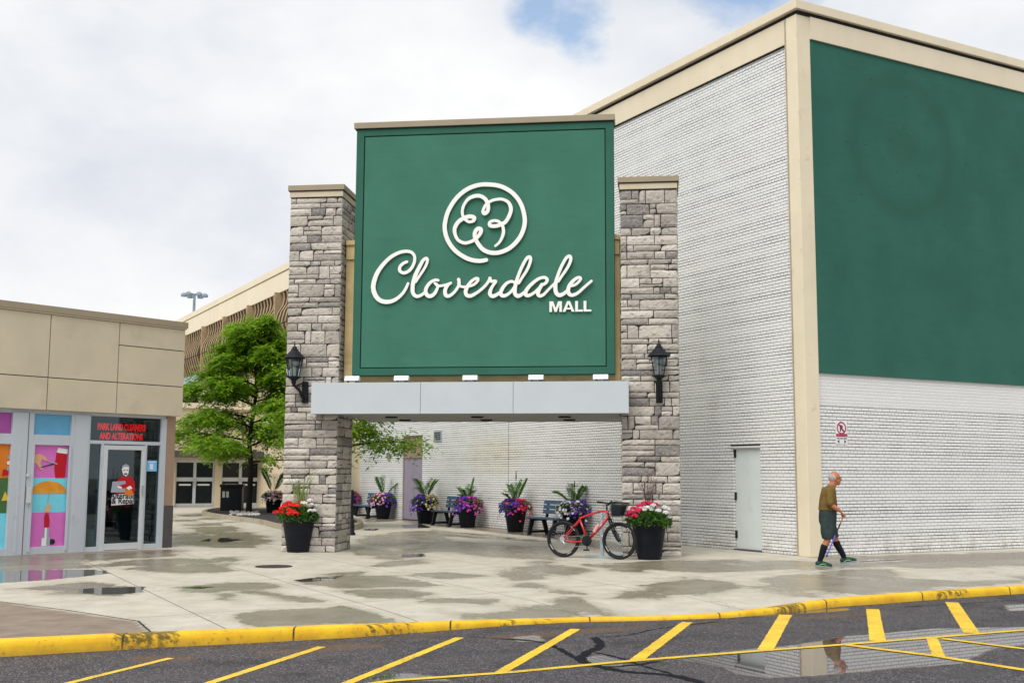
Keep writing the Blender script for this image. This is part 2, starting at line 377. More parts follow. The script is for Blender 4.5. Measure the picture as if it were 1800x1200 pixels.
M['alu_lt'] = pm('aluminium_door_frame', (.56, .60, .62), .34, .04, 2)
M['conc_panel'] = pm('precast_panel', (.59, .52, .385), .85, .07, 1.1, bmp=.3, bscale=120, dirt=((.42, .36, .26), 1.4, .55, .3))
M['cap'] = pm('brown_coping', (.33, .28, .20), .5, .06, 1.5)
M['conc_brown'] = pm('brown_pier', (.34, .24, .17), .8, .08, 3, bmp=.2)
M['grey_base'] = pm('grey_base', (.085, .08, .08), .7, .12, 3)
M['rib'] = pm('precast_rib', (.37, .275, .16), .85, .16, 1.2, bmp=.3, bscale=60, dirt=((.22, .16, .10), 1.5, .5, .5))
M['rib_shade'] = pm('precast_rib_shade', (.13, .09, .06), .95, .3, 6, bmp=.4)  # fin side faces: shade of the gaps put into a darker brown
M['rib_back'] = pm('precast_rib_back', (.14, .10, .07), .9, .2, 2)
M['beige_wall'] = pm('beige_render', (.62, .53, .38), .85, .05, 1.2, bmp=.15)
M['metal_roof'] = pm('grey_metal_hood', (.26, .33, .40), .45, .08, 3)
M['red_frame'] = pm('red_bicycle_paint', (.50, .008, .012), .28, .05, 8, coat=.6)
M['rubber'] = pm('tyre_rubber', (.018, .019, .022), .75, .2, 30, bmp=.2)
M['steel'] = pm('bare_steel', (.55, .57, .6), .3, .06, 20, metal=.9)
M['bottle'] = pm('pale_bottle', (.75, .35, .36), .4, .1, 20)
M['galv'] = pm('galvanised_rack', (.44, .52, .56), .4, .08, 10, metal=.35)
M['skin'] = pm('skin', (.44, .165, .09), .5, .12, 30)
M['hair'] = pm('grey_hair', (.40, .36, .34), .8, .25, 90, bmp=.5, bscale=250)
M['shirt'] = pm('olive_brown_cloth', (.155, .10, .028), .9, .18, 12, bmp=.35, bscale=25)
M['shorts'] = pm('dark_green_cloth', (.030, .046, .048), .9, .2, 10, bmp=.35, bscale=22)
M['sock'] = pm('black_sock', (.008, .009, .014), .9, .2, 40)
M['shoe'] = pm('dark_green_shoe', (.015, .055, .05), .6, .2, 40)
M['lime'] = pm('lime_trim', (.22, .62, .06), .5, .1, 40)
M['sole'] = pm('pale_sole', (.30, .34, .42), .6, .15, 40)
M['blue_cane'] = pm('blue_cane', (.10, .12, .55), .35, .1, 30)
M['wood'] = pm('cane_wood', (.42, .18, .10), .5, .15, 30)
M['iron_cover'] = pm('iron_cover', (.03, .026, .025), .55, .3, 30, bmp=.5, bscale=40)
M['led_back'] = pm('led_board', (.01, .006, .006), .4)
M['int_wall'] = pm('shop_wall', (.20, .26, .28), .8, .2, 2)
M['int_dark'] = pm('shop_furniture', (.02, .022, .028), .5, .2, 4)
def flat(name, col, rough=.5, var=.05): M[name] = pm(name, col, rough, var, 6)
flat('p_pink', (.66, .17, .53)); flat('p_orange', (.72, .20, .02)); flat('p_green', (.06, .15, .05)); flat('p_cyan', (.19, .66, .80)); flat('p_red', (.50, .01, .02)); flat('p_fruit', (.75, .30, .03), var=.15)
flat('p_hand', (.72, .40, .22)); flat('p_white', (.82, .82, .8)); flat('p_dark', (.02, .02, .03)); flat('p_magenta', (.40, .09, .36)); flat('p_blue', (.13, .38, .60)); flat('p_steel', (.35, .38, .45)); flat('p_yellow', (.8, .5, .05))
flat('notice', (.18, .50, .85)); flat('sign_red', (.42, .01, .06)); flat('sign_white', (.78, .78, .80)); flat('bag', (.55, .55, .52))

def emis(name, col, s):
    mt, t, b = newmat(name); b.inputs['Base Color'].default_value = (*col, 1); b.inputs['Emission Color'].default_value = (*col, 1); b.inputs['Emission Strength'].default_value = s; return mt
M['led'] = emis('red_led', (1, .0, .0), 1.9)
def glassmat(name, tint, refl=1.0, rough=.02):
    mt, t, b = newmat(name); t.nodes.remove(b); out = t.nodes['Material Output']
    tr = t.nodes.new('ShaderNodeBsdfTransparent'); tr.inputs[0].default_value = (*tint, 1)
    gl = t.nodes.new('ShaderNodeBsdfGlossy'); gl.inputs['Roughness'].default_value = rough; gl.inputs[0].default_value = (.85, .93, 1, 1)
    fr = t.nodes.new('ShaderNodeFresnel'); fr.inputs[0].default_value = 1.52
    mx = t.nodes.new('ShaderNodeMixShader'); lk(t, mth(t, 'MULTIPLY_ADD', fr.outputs[0], refl, .03), mx.inputs[0]); lk(t, tr.outputs[0], mx.inputs[1]); lk(t, gl.outputs[0], mx.inputs[2]); lk(t, mx.outputs[0], out.inputs[0]); return mt
M['glass'] = glassmat('shop_glass', (.50, .64, .66), .5)
M['lamp_glass'] = glassmat('lantern_glass', (.80, .86, .88), 1.2, .06)

def stonemat():
    mt, t, b = newmat('rock_face_limestone'); v, xyz = objxyz(t); a = attr(t, 'tone')
    r = t.nodes.new('ShaderNodeValToRGB'); lk(t, a, r.inputs[0]); els = r.color_ramp.elements
    els[0].color = (.22, .205, .20, 1); els[1].color = (.63, .595, .53, 1); q = els.new(.3); q.color = (.40, .37, .33, 1); q = els.new(.65); q.color = (.52, .48, .42, 1)
    mp = t.nodes.new('ShaderNodeMapping'); mp.inputs['Scale'].default_value = (1, 1, 2.2); lk(t, v, mp.inputs[0])
    c = mixc(t, mth(t, 'MULTIPLY', rng(t, noise(t, 7, 8, .68, mp.outputs[0]), .52, .66), .72), r.outputs[0], (.11, .10, .105))
    c = mixc(t, mth(t, 'MULTIPLY', rng(t, noise(t, 22, 6, .7), .50, .62), .35), c, (.62, .59, .54))
    c = mixc(t, mth(t, 'MULTIPLY', rng(t, noise(t, 1.1, 5, .6), .48, .66), .45), c, (.19, .165, .15))
    lk(t, c, b.inputs['Base Color']); b.inputs['Roughness'].default_value = .9; b.inputs['Specular IOR Level'].default_value = .15
    bump(t, b, noise(t, 26, 8, .65), .7, .03); return mt
M['stone'] = stonemat()
M['mortar'] = pm('dark_mortar', (.035, .03, .03), .95, .3, 12, bmp=.4)
M['kerbstone'] = pm('island_kerb', (.40, .35, .26), .8, .15, 4, bmp=.3, dirt=((.18, .15, .1), 4, .5, .6))
M['rocks'] = pm('pale_rocks', (.5, .48, .45), .8, .3, 12)

def leafmat(name, c1, c2, rough=.5, trans=.35, spec=.3):
    mt, t, b = newmat(name); out = t.nodes['Material Output']
    a = attr(t, 'tone'); c = mixc(t, a, c1, c2); lk(t, c, b.inputs['Base Color']); b.inputs['Roughness'].default_value = rough; b.inputs['Specular IOR Level'].default_value = spec
    tr = t.nodes.new('ShaderNodeBsdfTranslucent'); lk(t, mixc(t, .5, c, (min(1, c2[0]*1.5), min(1, c2[1]*1.4), c2[2])), tr.inputs[0])
    mx = t.nodes.new('ShaderNodeMixShader'); mx.inputs[0].default_value = trans; lk(t, b.outputs[0], mx.inputs[1]); lk(t, tr.outputs[0], mx.inputs[2]); lk(t, mx.outputs[0], out.inputs[0]); return mt
M['locust'] = leafmat('locust_leaves', (.036, .112, .007), (.27, .47, .03), .5, .46)
M['leaf'] = leafmat('bedding_leaves', (.025, .07, .012), (.09, .22, .03), .5, .3)
M['palm'] = leafmat('palm_leaves', (.03, .09, .02), (.12, .26, .05), .45, .3)
M['grass'] = leafmat('grass_blades', (.08, .16, .03), (.28, .36, .10), .6, .3)
M['twig'] = pm('red_twig', (.10, .03, .025), .7, .2, 20)
M['bark'] = pm('dark_bark', (.020, .016, .014), .9, .3, 8, bmp=.6, bscale=20)
for nm, a_, b_ in (('f_purple', (.085, .02, .36), (.19, .06, .60)), ('f_magenta', (.42, .02, .24), (.70, .08, .42)), ('f_white', (.62, .6, .62), (.88, .88, .86)), ('f_red', (.62, .008, .01), (.92, .03, .02)), ('f_crimson', (.55, .01, .07), (.85, .04, .16)),
                   ('f_cream', (.55, .52, .22), (.85, .80, .50)), ('f_orange', (.5, .20, .04), (.8, .42, .12)), ('f_pink', (.6, .2, .32), (.85, .45, .55))):
    M[nm] = leafmat(nm, a_, b_, .6, .25)

# ---- ground materials driven by a per-vertex moisture map (where the rain water lies)
def joints(t, xyz, az, spacing, off, wd=.009):
    a = math.radians(az); d = mth(t, 'ADD', mth(t, 'MULTIPLY', xyz[0], math.cos(a)), mth(t, 'MULTIPLY', xyz[1], -math.sin(a)))
    q = mth(t, 'FRACT', mth(t, 'DIVIDE', mth(t, 'ADD', d, off+spacing*50), spacing)); q = mth(t, 'MULTIPLY', mth(t, 'MINIMUM', q, mth(t, 'SUBTRACT', 1, q)), spacing)
    return rng(t, q, wd*.5, wd, 1, 0)
def jdist(t, xyz, az, spacing, off):
    a = math.radians(az); d = mth(t, 'ADD', mth(t, 'MULTIPLY', xyz[0], math.cos(a)), mth(t, 'MULTIPLY', xyz[1], -math.sin(a)))
    q = mth(t, 'FRACT', mth(t, 'DIVIDE', mth(t, 'ADD', d, off+spacing*50), spacing)); return mth(t, 'MULTIPLY', mth(t, 'MINIMUM', q, mth(t, 'SUBTRACT', 1, q)), spacing)
def concmat():
    mt, t, b = newmat('wet_concrete'); v, xyz = objxyz(t)
    wet = attr(t, 'wet'); pud = attr(t, 'pud'); br = attr(t, 'brown')
    mp = t.nodes.new('ShaderNodeMapping'); mp.inputs['Scale'].default_value = (1, .8, 1); lk(t, v, mp.inputs[0]); vv = mp.outputs[0]
    nz = noise(t, 1.3, 7, .62, vv); nf = noise(t, 7, 6, .6, vv)
    w = mth(t, 'ADD', wet, mth(t, 'ADD', mth(t, 'MULTIPLY', mth(t, 'SUBTRACT', nz, .5), 2.0), mth(t, 'MULTIPLY', mth(t, 'SUBTRACT', nf, .5), .7)))
    jx_, jy_ = jdist(t, xyz, JA, JS, JO), jdist(t, xyz, JA+82, 3.4, 1.1)
    jd_ = mth(t, 'MINIMUM', jx_, jy_); jd_ = mth(t, 'ADD', jd_, mth(t, 'MULTIPLY', mth(t, 'SUBTRACT', nf, .5), .5))
    w = mth(t, 'SUBTRACT', w, mth(t, 'MULTIPLY', rng(t, jd_, .02, .42, 1, 0, smooth=True), mth(t, 'MULTIPLY_ADD', br, -.62, .62)))
    damp = rng(t, mth(t, 'ADD', w, mth(t, 'MULTIPLY', mth(t, 'SUBTRACT', noise(t, 3.1, 7, .66, vv), .5), 1.3)), -.55, .25, smooth=True)
    wm = rng(t, w, .0, .30, smooth=True)
    p = mth(t, 'ADD', pud, mth(t, 'MULTIPLY', mth(t, 'SUBTRACT', nf, .5), 1.5)); pmk = rng(t, p, .0, .12, smooth=True)
    dry = mixc(t, rng(t, noise(t, 2.2, 8, .65), .3, .7), (.41, .385, .32), (.56, .53, .455))
    dry = mixc(t, mth(t, 'MULTIPLY', rng(t, noise(t, 70, 4, .6), .5, .75), .3), dry, (.35, .33, .29))
    wc = mixc(t, rng(t, noise(t, 1.7, 7, .6), .3, .7), (.185, .165, .115), (.29, .265, .20))
    bn = mixc(t, rng(t, noise(t, 3, 6, .65), .3, .7), (.20, .155, .12), (.31, .25, .20)); bn = mixc(t, mth(t, 'MULTIPLY', rng(t, noise(t, 120, 3, .6), .5, .7), .4), bn, (.13, .10, .08))
    wcb = mixc(t, .55, wc, (.15, .105, .075))
    dry = mixc(t, br, dry, bn); wc = mixc(t, br, wc, wcb)
    dry = mixc(t, mth(t, 'MULTIPLY', damp, .55), dry, mixc(t, .5, wc, (.40, .375, .31)))
    c = mixc(t, wm, dry, wc); c = mixc(t, mth(t, 'MULTIPLY', pmk, .75), c, (.035, .033, .028))
    j = mth(t, 'MAXIMUM', joints(t, xyz, JA, JS, JO), joints(t, xyz, JA+82, 3.4, 1.1))
    j = mth(t, 'MULTIPLY', j, mth(t, 'SUBTRACT', 1, br)); c = mixc(t, mth(t, 'MULTIPLY', j, .95), c, (.08, .07, .06))
    ck = t.nodes.new('ShaderNodeTexVoronoi'); ck.feature = 'DISTANCE_TO_EDGE'; ck.inputs['Scale'].default_value = .28; 
    dv_ = t.nodes.new('ShaderNodeVectorMath'); dv_.operation = 'ADD'; n3 = t.nodes.new('ShaderNodeTexNoise'); n3.inputs['Scale'].default_value = 2.5; n3.inputs['Detail'].default_value = 6; lk(t, v, n3.inputs['Vector']); lk(t, n3.outputs['Color'], dv_.inputs[0]); lk(t, v, dv_.inputs[1]); lk(t, dv_.outputs[0], ck.inputs['Vector'])
    c = mixc(t, mth(t, 'MULTIPLY', rng(t, ck.outputs[0], .0008, .0022, 1, 0), .5), c, (.12, .11, .1))
    lk(t, c, b.inputs['Base Color'])
    ro = mth(t, 'SUBTRACT', .85, mth(t, 'MULTIPLY', wm, .58)); ro = mth(t, 'MULTIPLY', ro, mth(t, 'SUBTRACT', 1, mth(t, 'MULTIPLY', pmk, .94))); lk(t, ro, b.inputs['Roughness'])
    lk(t, mth(t, 'ADD', mth(t, 'MULTIPLY_ADD', wm, .22, .15), mth(t, 'MULTIPLY', pmk, .35)), b.inputs['Specular IOR Level'])
    hb = mth(t, 'MULTIPLY', mth(t, 'ADD', noise(t, 90, 4, .6), mth(t, 'MULTIPLY', noise(t, 12, 5, .6), .6)), mth(t, 'SUBTRACT', 1, pmk)); bump(t, b, hb, .28, .006)
    return mt
def asphmat():
    mt, t, b = newmat('wet_asphalt'); v, xyz = objxyz(t); pud = attr(t, 'pud'); rust = attr(t, 'brown'); wetd = attr(t, 'wet')
    vo = t.nodes.new('ShaderNodeTexVoronoi'); vo.inputs['Scale'].default_value = 95; lk(t, v, vo.inputs['Vector']); sp_ = t.nodes.new('ShaderNodeSeparateColor'); lk(t, vo.outputs['Color'], sp_.inputs[0])
    r = t.nodes.new('ShaderNodeValToRGB'); lk(t, sp_.outputs[0], r.inputs[0]); el = r.color_ramp.elements; el[0].position = 0; el[0].color = (.018, .017, .021, 1); el[1].position = 1; el[1].color = (.33, .32, .32, 1); q = el.new(.55); q.color = (.058, .055, .064, 1); q = el.new(.86); q.color = (.11, .10, .108, 1)
    c = r.outputs[0]
    big = rng(t, noise(t, .9, 6, .6), .35, .68); c = mixc(t, mth(t, 'MULTIPLY', big, .45), c, (.085, .075, .078)); c = mixc(t, mth(t, 'MULTIPLY', rng(t, noise(t, 1.7, 7, .65), .52, .66), .6), c, (.022, .022, .027))
    c = mixc(t, mth(t, 'MULTIPLY', rng(t, mth(t, 'ADD', rust, mth(t, 'MULTIPLY', mth(t, 'SUBTRACT', noise(t, 6, 6, .7), .5), .9)), .1, .9), .55), c, (.20, .095, .03))
    wd_ = rng(t, mth(t, 'ADD', wetd, mth(t, 'MULTIPLY', mth(t, 'SUBTRACT', noise(t, 2.2, 6, .6), .5), 1.2)), .05, .5); c = mixc(t, mth(t, 'MULTIPLY', wd_, .6), c, (.03, .03, .035))
    p = mth(t, 'ADD', pud, mth(t, 'MULTIPLY', mth(t, 'SUBTRACT', noise(t, 5, 7, .65), .5), .75)); pmk = rng(t, p, .02, .22, smooth=True)
    c = mixc(t, mth(t, 'MULTIPLY', pmk, .5), c, (.05, .05, .055)); lk(t, c, b.inputs['Base Color'])
    ro = mth(t, 'MULTIPLY', mth(t, 'SUBTRACT', .62, mth(t, 'MULTIPLY', wd_, .25)), mth(t, 'SUBTRACT', 1, mth(t, 'MULTIPLY', pmk, .97))); lk(t, ro, b.inputs['Roughness'])
    lk(t, mth(t, 'MULTIPLY_ADD', pmk, .62, .16), b.inputs['Specular IOR Level'])
    h = mth(t, 'MULTIPLY', mth(t, 'ADD', vo.outputs['Distance'], noise(t, 40, 4, .6)), mth(t, 'SUBTRACT', 1, pmk)); bump(t, b, h, .6, .008)
    return mt

def zr(x):      # road level at world x
    return -.10-.05*min(1, max(0, -x/5.0))
def GR(px, py, dz=0.0):
    z = -.1
    for _ in range(4):
        q = G(px, py, z); z = zr(q.x)
    q = G(px, py, z+dz); return q
KT = [(-500, 0), (600, 0), (740, -.02), (900, -.05), (1000, -.065), (1200, -.065), (1300, -.05), (1400, -.02), (1520, 0), (2600, 0)]
def kz(px):
    for (a, za), (b, zb) in zip(KT, KT[1:]):
        if a <= px <= b: return za+(zb-za)*(px-a)/(b-a)
    return 0
KP = [(-420, 1142), (-200, 1131), (0, 1121.5), (270, 1109.5), (410, 1104.5), (560, 1098.5), (740, 1092), (900, 1087), (1050, 1083.5), (1150, 1081.5), (1250, 1077), (1320, 1070), (1400, 1058.5), (1470, 1050), (1540, 1044.5), (1660, 1036), (1800, 1027.5), (1950, 1019), (2150, 1009), (2400, 998)]
kp_s = spline(KP, 14)
KERB = [G(a, b, kz(a)) for a, b in kp_s]           # back edge of the kerb
# a joint direction of the slabs
j1, j2 = G(335, 975), G(740, 1090); JA = math.degrees(math.atan2(j2.x-j1.x, j2.y-j1.y))
k1 = G(200, 1010)
def jd(p): a = math.radians(JA); return p.x*math.cos(a)-p.y*math.sin(a)
JS = abs(jd(j1)-jd(k1)); JO = -jd(j1)
M['conc'] = concmat(); M['asphalt'] = asphmat()

# ------------------------------------------------------------------ ground sheets
def field(P, polys, conv, soft=.25):
    """signed distance (metres, clipped) to the union of polygons given in image points, evaluated at P (n,2); positive inside"""
    out = np.full(len(P), -1.0)
    for pl in polys:
        Q = np.array([conv(*q)[:2] for q in pl]); n = len(Q); ins = np.zeros(len(P), bool); dm = np.full(len(P), 1e9)
        bb0, bb1 = Q.min(0)-.6, Q.max(0)+.6; sel = np.all((P > bb0) & (P < bb1), 1); idx = np.where(sel)[0]
        if not len(idx): continue
        p = P[idx]; ins = np.zeros(len(p), bool); dm = np.full(len(p), 1e9)
        for i in range(n):
            a, b = Q[i], Q[(i+1) % n]; e_ = b-a; L2 = max(1e-9, e_@e_)
            tt = np.clip(((p-a)@e_)/L2, 0, 1); d = np.linalg.norm(p-(a+tt[:, None]*e_), axis=1); dm = np.minimum(dm, d)
            c_ = (a[1] > p[:, 1]) != (b[1] > p[:, 1]); xx = a[0]+(p[:, 1]-a[1])/(b[1]-a[1]+1e-12)*e_[0]; ins ^= c_ & (p[:, 0] < xx)
        s_ = np.where(ins, dm, -dm); out[idx] = np.maximum(out[idx], s_)
    return np.clip(out/soft, -1, 1)
WET = [[(-50, 980), (300, 966), (340, 975), (200, 983), (200, 1000), (0, 1004), (-50, 1010)],
       [(50, 1033), (160, 1020), (262, 1029), (264, 1040), (200, 1049), (60, 1042)],
       [(200, 1000), (215, 988), (250, 982), (420, 978), (440, 1003), (330, 1008)],
       [(280, 1030), (400, 1022), (520, 1024), (510, 1033), (420, 1038), (330, 1042)],
       [(500, 1022), (560, 1009), (640, 1004), (760, 1019), (800, 1030), (640, 1033), (520, 1029)],
       [(630, 996), (700, 984), (750, 981), (735, 991), (660, 997)],
       [(400, 1036), (430, 1036), (610, 1058), (560, 1062)], [(360, 1077), (395, 1042), (412, 1050), (385, 1073)],
       [(410, 1076), (500, 1062), (600, 1056), (690, 1078), (720, 1092), (560, 1099), (420, 1102)],
       [(560, 1040), (700, 1032), (800, 1050), (900, 1052), (860, 1062), (700, 1056)],
       [(860, 1000), (960, 985), (1040, 1000), (1000, 1013), (900, 1020)], [(640, 1010), (780, 1004), (860, 1012), (760, 1018)],
       [(1070, 1052), (1130, 1022), (1230, 1010), (1310, 1028), (1260, 1046), (1180, 1050)],
       [(900, 1062), (1010, 1048), (1120, 1078), (1050, 1086), (900, 1086)], [(960, 1040), (900, 1030), (930, 1024), (1010, 1036), (1030, 1044)],
       [(1300, 1028), (1440, 1000), (1560, 1000), (1590, 1016), (1700, 1022), (1800, 1012), (2100, 980), (2100, 1000), (1800, 1024), (1500, 1046), (1400, 1046)],
       [(1430, 1000), (1430, 978), (2100, 962), (2100, 985), (1800, 995), (1560, 998)],
       [(1000, 990), (1150, 985), (1300, 982), (1420, 1000), (1250, 1006), (1100, 1004)],
       [(620, 975), (640, 940), (760, 930), (900, 944), (960, 950), (1000, 985), (860, 978), (760, 968), (700, 985)],
       [(300, 955), (320, 925), (420, 930), (480, 945), (470, 965), (380, 962)], [(300, 905), (350, 902), (430, 925), (400, 935), (320, 920)],
       [(640, 920), (700, 915), (960, 945), (1100, 975), (1200, 978), (1150, 960), (900, 925), (760, 910), (640, 900)],
       [(820, 1075), (900, 1068), (960, 1080), (860, 1090)], [(1330, 985), (1420, 985), (1500, 1000), (1420, 1008)]]
DRY = [[(1580, 1008), (1620, 1000), (1720, 1000), (1735, 1012), (1660, 1019), (1600, 1016)], [(262, 1045), (560, 1066), (420, 1070), (400, 1098), (300, 1085)], [(30, 1052), (260, 1052), (340, 1098), (260, 1098)],
       [(560, 1000), (760, 996), (860, 1004), (640, 1003)], [(760, 985), (880, 990), (760, 1000)], [(1000, 1012), (1090, 1015), (1040, 1030), (980, 1028)], [(1200, 1050), (1300, 1035), (1390, 1048), (1250, 1065), (1120, 1070)],
       [(760, 940), (850, 958), (1000, 960), (900, 950)], [(640, 960), (760, 955), (700, 966)], [(480, 945), (420, 1000), (460, 1010), (560, 990)]]
PUD = [[(-60, 1005), (60, 1001), (180, 1000), (196, 1007), (100, 1018), (0, 1024), (-60, 1030)], [(140, 1034), (200, 1031), (256, 1030), (252, 1040), (200, 1045), (135, 1042)], [(312, 1032), (345, 1029), (386, 1031), (350, 1035)],
       [(516, 1019), (560, 1013), (612, 1010), (580, 1019), (530, 1023)], [(1500, 985), (1540, 982), (1600, 983), (1580, 987), (1520, 988)], [(700, 922), (740, 920), (760, 927), (710, 928)], [(700, 974), (745, 972), (750, 978), (710, 980)],
       [(350, 948), (390, 944), (430, 948), (380, 955)], [(640, 928), (672, 928), (660, 932), (636, 932)], [(300, 938), (350, 936), (330, 942)]]
BRN = [[(-60, 1050), (0, 1057), (246, 1092), (267, 1112), (267, 1125), (-60, 1160)], [(-60, 982), (0, 976), (290, 964), (340, 968), (180, 978), (0, 996), (-60, 1004)], [(1450, 980), (2200, 960), (2200, 975), (1800, 982), (1560, 990)],
       [(640, 912), (700, 914), (780, 926), (960, 945), (1060, 965), (1100, 960), (900, 920), (760, 900), (640, 898)]]
def sidewalk():
    nc = len(KERB); rows = [0, .02]+[.02+.08*i for i in range(1, 260)]
    while rows[-1] < 34: rows.append(rows[-1]*1.035)
    while rows[-1] < 90: rows.append(rows[-1]*1.2)
    vs = []
    # the kerb's pedestrian edge; columns run to the back in parallel
    for r in rows:
        for k in KERB:
            zz = k.z*max(0, 1-r/1.3)
            vs.append((k.x, k.y+r, zz))
    # make far rows straight: same columns shifted in y only
    nr = len(rows); fs = [(j*nc+i, j*nc+i+1, (j+1)*nc+i+1, (j+1)*nc+i) for j in range(nr-1) for i in range(nc-1)]
    me = bpy.data.meshes.new('sidewalk'); me.from_pydata(vs, [], fs); me.materials.append(M['conc'])
    P = np.array(vs)[:, :2]
    w = field(P, WET, G, .35); d = field(P, DRY, G, .35); w = np.where(d > -.6, np.minimum(w, -d), w)*.72+.16
    # beyond the mapped area: mixed
    for nm, val in (('wet', w), ('pud', field(P, PUD, G, .14)), ('brown', np.clip(field(P, BRN, G, .02), 0, 1))):
        a = me.attributes.new(nm, 'FLOAT', 'POINT'); a.data.foreach_set('value', val.astype(np.float32))
    me.polygons.foreach_set('use_smooth', [True]*len(me.polygons))
    o = bpy.data.objects.new('sidewalk', me); SC.collection.objects.link(o); return tag(o, kind='structure')
# resample the kerb for even columns
def resample(P, step):
    out = [P[0]]; acc_ = 0
    for a, b in zip(P, P[1:]):
        L = (b-a).length; t = step-acc_
        while t < L: out.append(a+(b-a)*(t/L)); t += step
        acc_ = L-(t-step)
    out.append(P[-1]); return out
KERB = resample(KERB, .09)
_d0 = (KERB[0]-KERB[12]).normalized(); _d1 = (KERB[-1]-KERB[-12]).normalized()
KERB = [KERB[0]+_d0*q for q in (60, 30, 20, 14, 9, 6, 4.5, 3, 2, 1.5, 1, .5)]+KERB+[KERB[-1]+_d1*q for q in (.5, 1, 2, 4, 8, 16, 40)]
sidewalk()
APUD = [[(1165, 1155), (1200, 1149), (1380, 1134), (1480, 1117), (1640, 1103), (1800, 1100), (1960, 1090), (1980, 1120), (1800, 1134), (1745, 1141), (1700, 1166), (1560, 1176), (1450, 1187), (1340, 1192), (1285, 1184), (1270, 1172)],
        [(1015, 1155), (1060, 1148), (1100, 1160), (1150, 1168), (1110, 1176), (1040, 1170)], [(640, 1187), (720, 1180), (790, 1190), (820, 1210), (640, 1210)], [(890, 1118), (950, 1114), (965, 1126), (905, 1130)],
        [(1270, 1084), (1340, 1072), (1500, 1067), (1490, 1073), (1350, 1082)], [(1760, 1062), (1850, 1058), (1850, 1072), (1770, 1074)]]
ARUST = [[(220, 1152), (340, 1150), (350, 1160), (230, 1164)], [(420, 1150), (560, 1133), (680, 1128), (680, 1136), (560, 1146)], [(830, 1120), (1100, 1100), (1180, 1092), (1100, 1108), (900, 1124)], [(1380, 1085), (1560, 1074), (1560, 1080), (1420, 1088)]]
AWET = [[(0, 1160), (300, 1146), (560, 1126), (900, 1100), (1250, 1090), (1400, 1072), (1800, 1046), (1800, 1052), (1400, 1084), (1250, 1100), (900, 1110), (560, 1140), (300, 1160)], [(1290, 1112), (1400, 1100), (1500, 1105), (1430, 1116), (1330, 1124)], [(1600, 1180), (1800, 1160), (1800, 1200), (1650, 1200)], [(1500, 1090), (1560, 1084), (1580, 1100), (1520, 1106)]]
def road():
    xs = np.concatenate([[-70, -40, -25, -17, -13], np.arange(-11, 26, .09), [28, 32, 40, 60]]); ys = np.concatenate([[-30, -15, -6, -2], np.arange(1.0, 8, .3), np.arange(8, 20, .07), [22, 26, 34, 50]]); nx, ny = len(xs), len(ys)
    vs = [(x, y, zr(x)) for y in ys for x in xs]; fs = [(j*nx+i, j*nx+i+1, (j+1)*nx+i+1, (j+1)*nx+i) for j in range(ny-1) for i in range(nx-1)]
    me = bpy.data.meshes.new('road'); me.from_pydata(vs, [], fs); me.materials.append(M['asphalt']); P = np.array(vs)[:, :2]
    for nm, val in (('pud', field(P, APUD, GR, .22)), ('brown', np.clip(field(P, ARUST, GR, .1)+.2, -1, .6)), ('wet', field(P, AWET, GR, .3)*.6-.15)):
        a = me.attributes.new(nm, 'FLOAT', 'POINT'); a.data.foreach_set('value', val.astype(np.float32))
    me.polygons.foreach_set('use_smooth', [True]*len(me.polygons))
    o = bpy.data.objects.new('road', me); SC.collection.objects.link(o); tag(o, kind='structure')
road()
gm = MB(); gm.poly([(-400, -300, -.45), (400, -300, -.45), (400, 600, -.45), (-400, 600, -.45)]); gm.build('ground', pm('far_ground', (.2, .19, .17), .9), kind='structure')
# an outer apron of paving beside the modelled sheet
# kerb with scuffed yellow paint
def kerbmat():
    mt, t, b = newmat('yellow_kerb_paint'); v, xyz = objxyz(t); a = attr(t, 'tone')
    c = mixc(t, rng(t, noise(t, 3, 6, .6), .3, .7), (.66, .36, .012), (.86, .56, .02))
    c = mixc(t, mth(t, 'MULTIPLY', rng(t, noise(t, 11, 8, .7), .58, .68), .55), c, (.30, .17, .03))
    mp = t.nodes.new('ShaderNodeMapping'); mp.inputs['Rotation'].default_value = (0, 0, .6); mp.inputs['Scale'].default_value = (3, 14, 6); lk(t, v, mp.inputs[0])
    s_ = mth(t, 'ADD', a, mth(t, 'MULTIPLY', mth(t, 'SUBTRACT', noise(t, 2.2, 6, .65, mp.outputs[0]), .5), 1.7)); c = mixc(t, mth(t, 'MULTIPLY', rng(t, s_, .50, .72), .88), c, (.07, .06, .02))
    jt = mth(t, 'ABSOLUTE', mth(t, 'SUBTRACT', mth(t, 'FRACT', mth(t, 'DIVIDE', mth(t, 'ADD', xyz[0], 50.25), 1.55)), .5)); c = mixc(t, rng(t, jt, .492, .496), c, (.05, .035, .015))
    c = mixc(t, mth(t, 'MULTIPLY', rng(t, mth(t, 'ADD', xyz[2], mth(t, 'MULTIPLY', noise(t, 6, 5), .06)), -.10, -.02, 1, 0), .6), c, (.34, .19, .03))
    c = mixc(t, mth(t, 'MULTIPLY', rng(t, noise(t, 28, 8, .75), .60, .66), .75), c, (.16, .11, .04))
    lk(t, c, b.inputs['Base Color']); b.inputs['Roughness'].default_value = .6; b.inputs['Specular IOR Level'].default_value = .3; bump(t, b, noise(t, 45, 6, .65), .35, .008); return mt
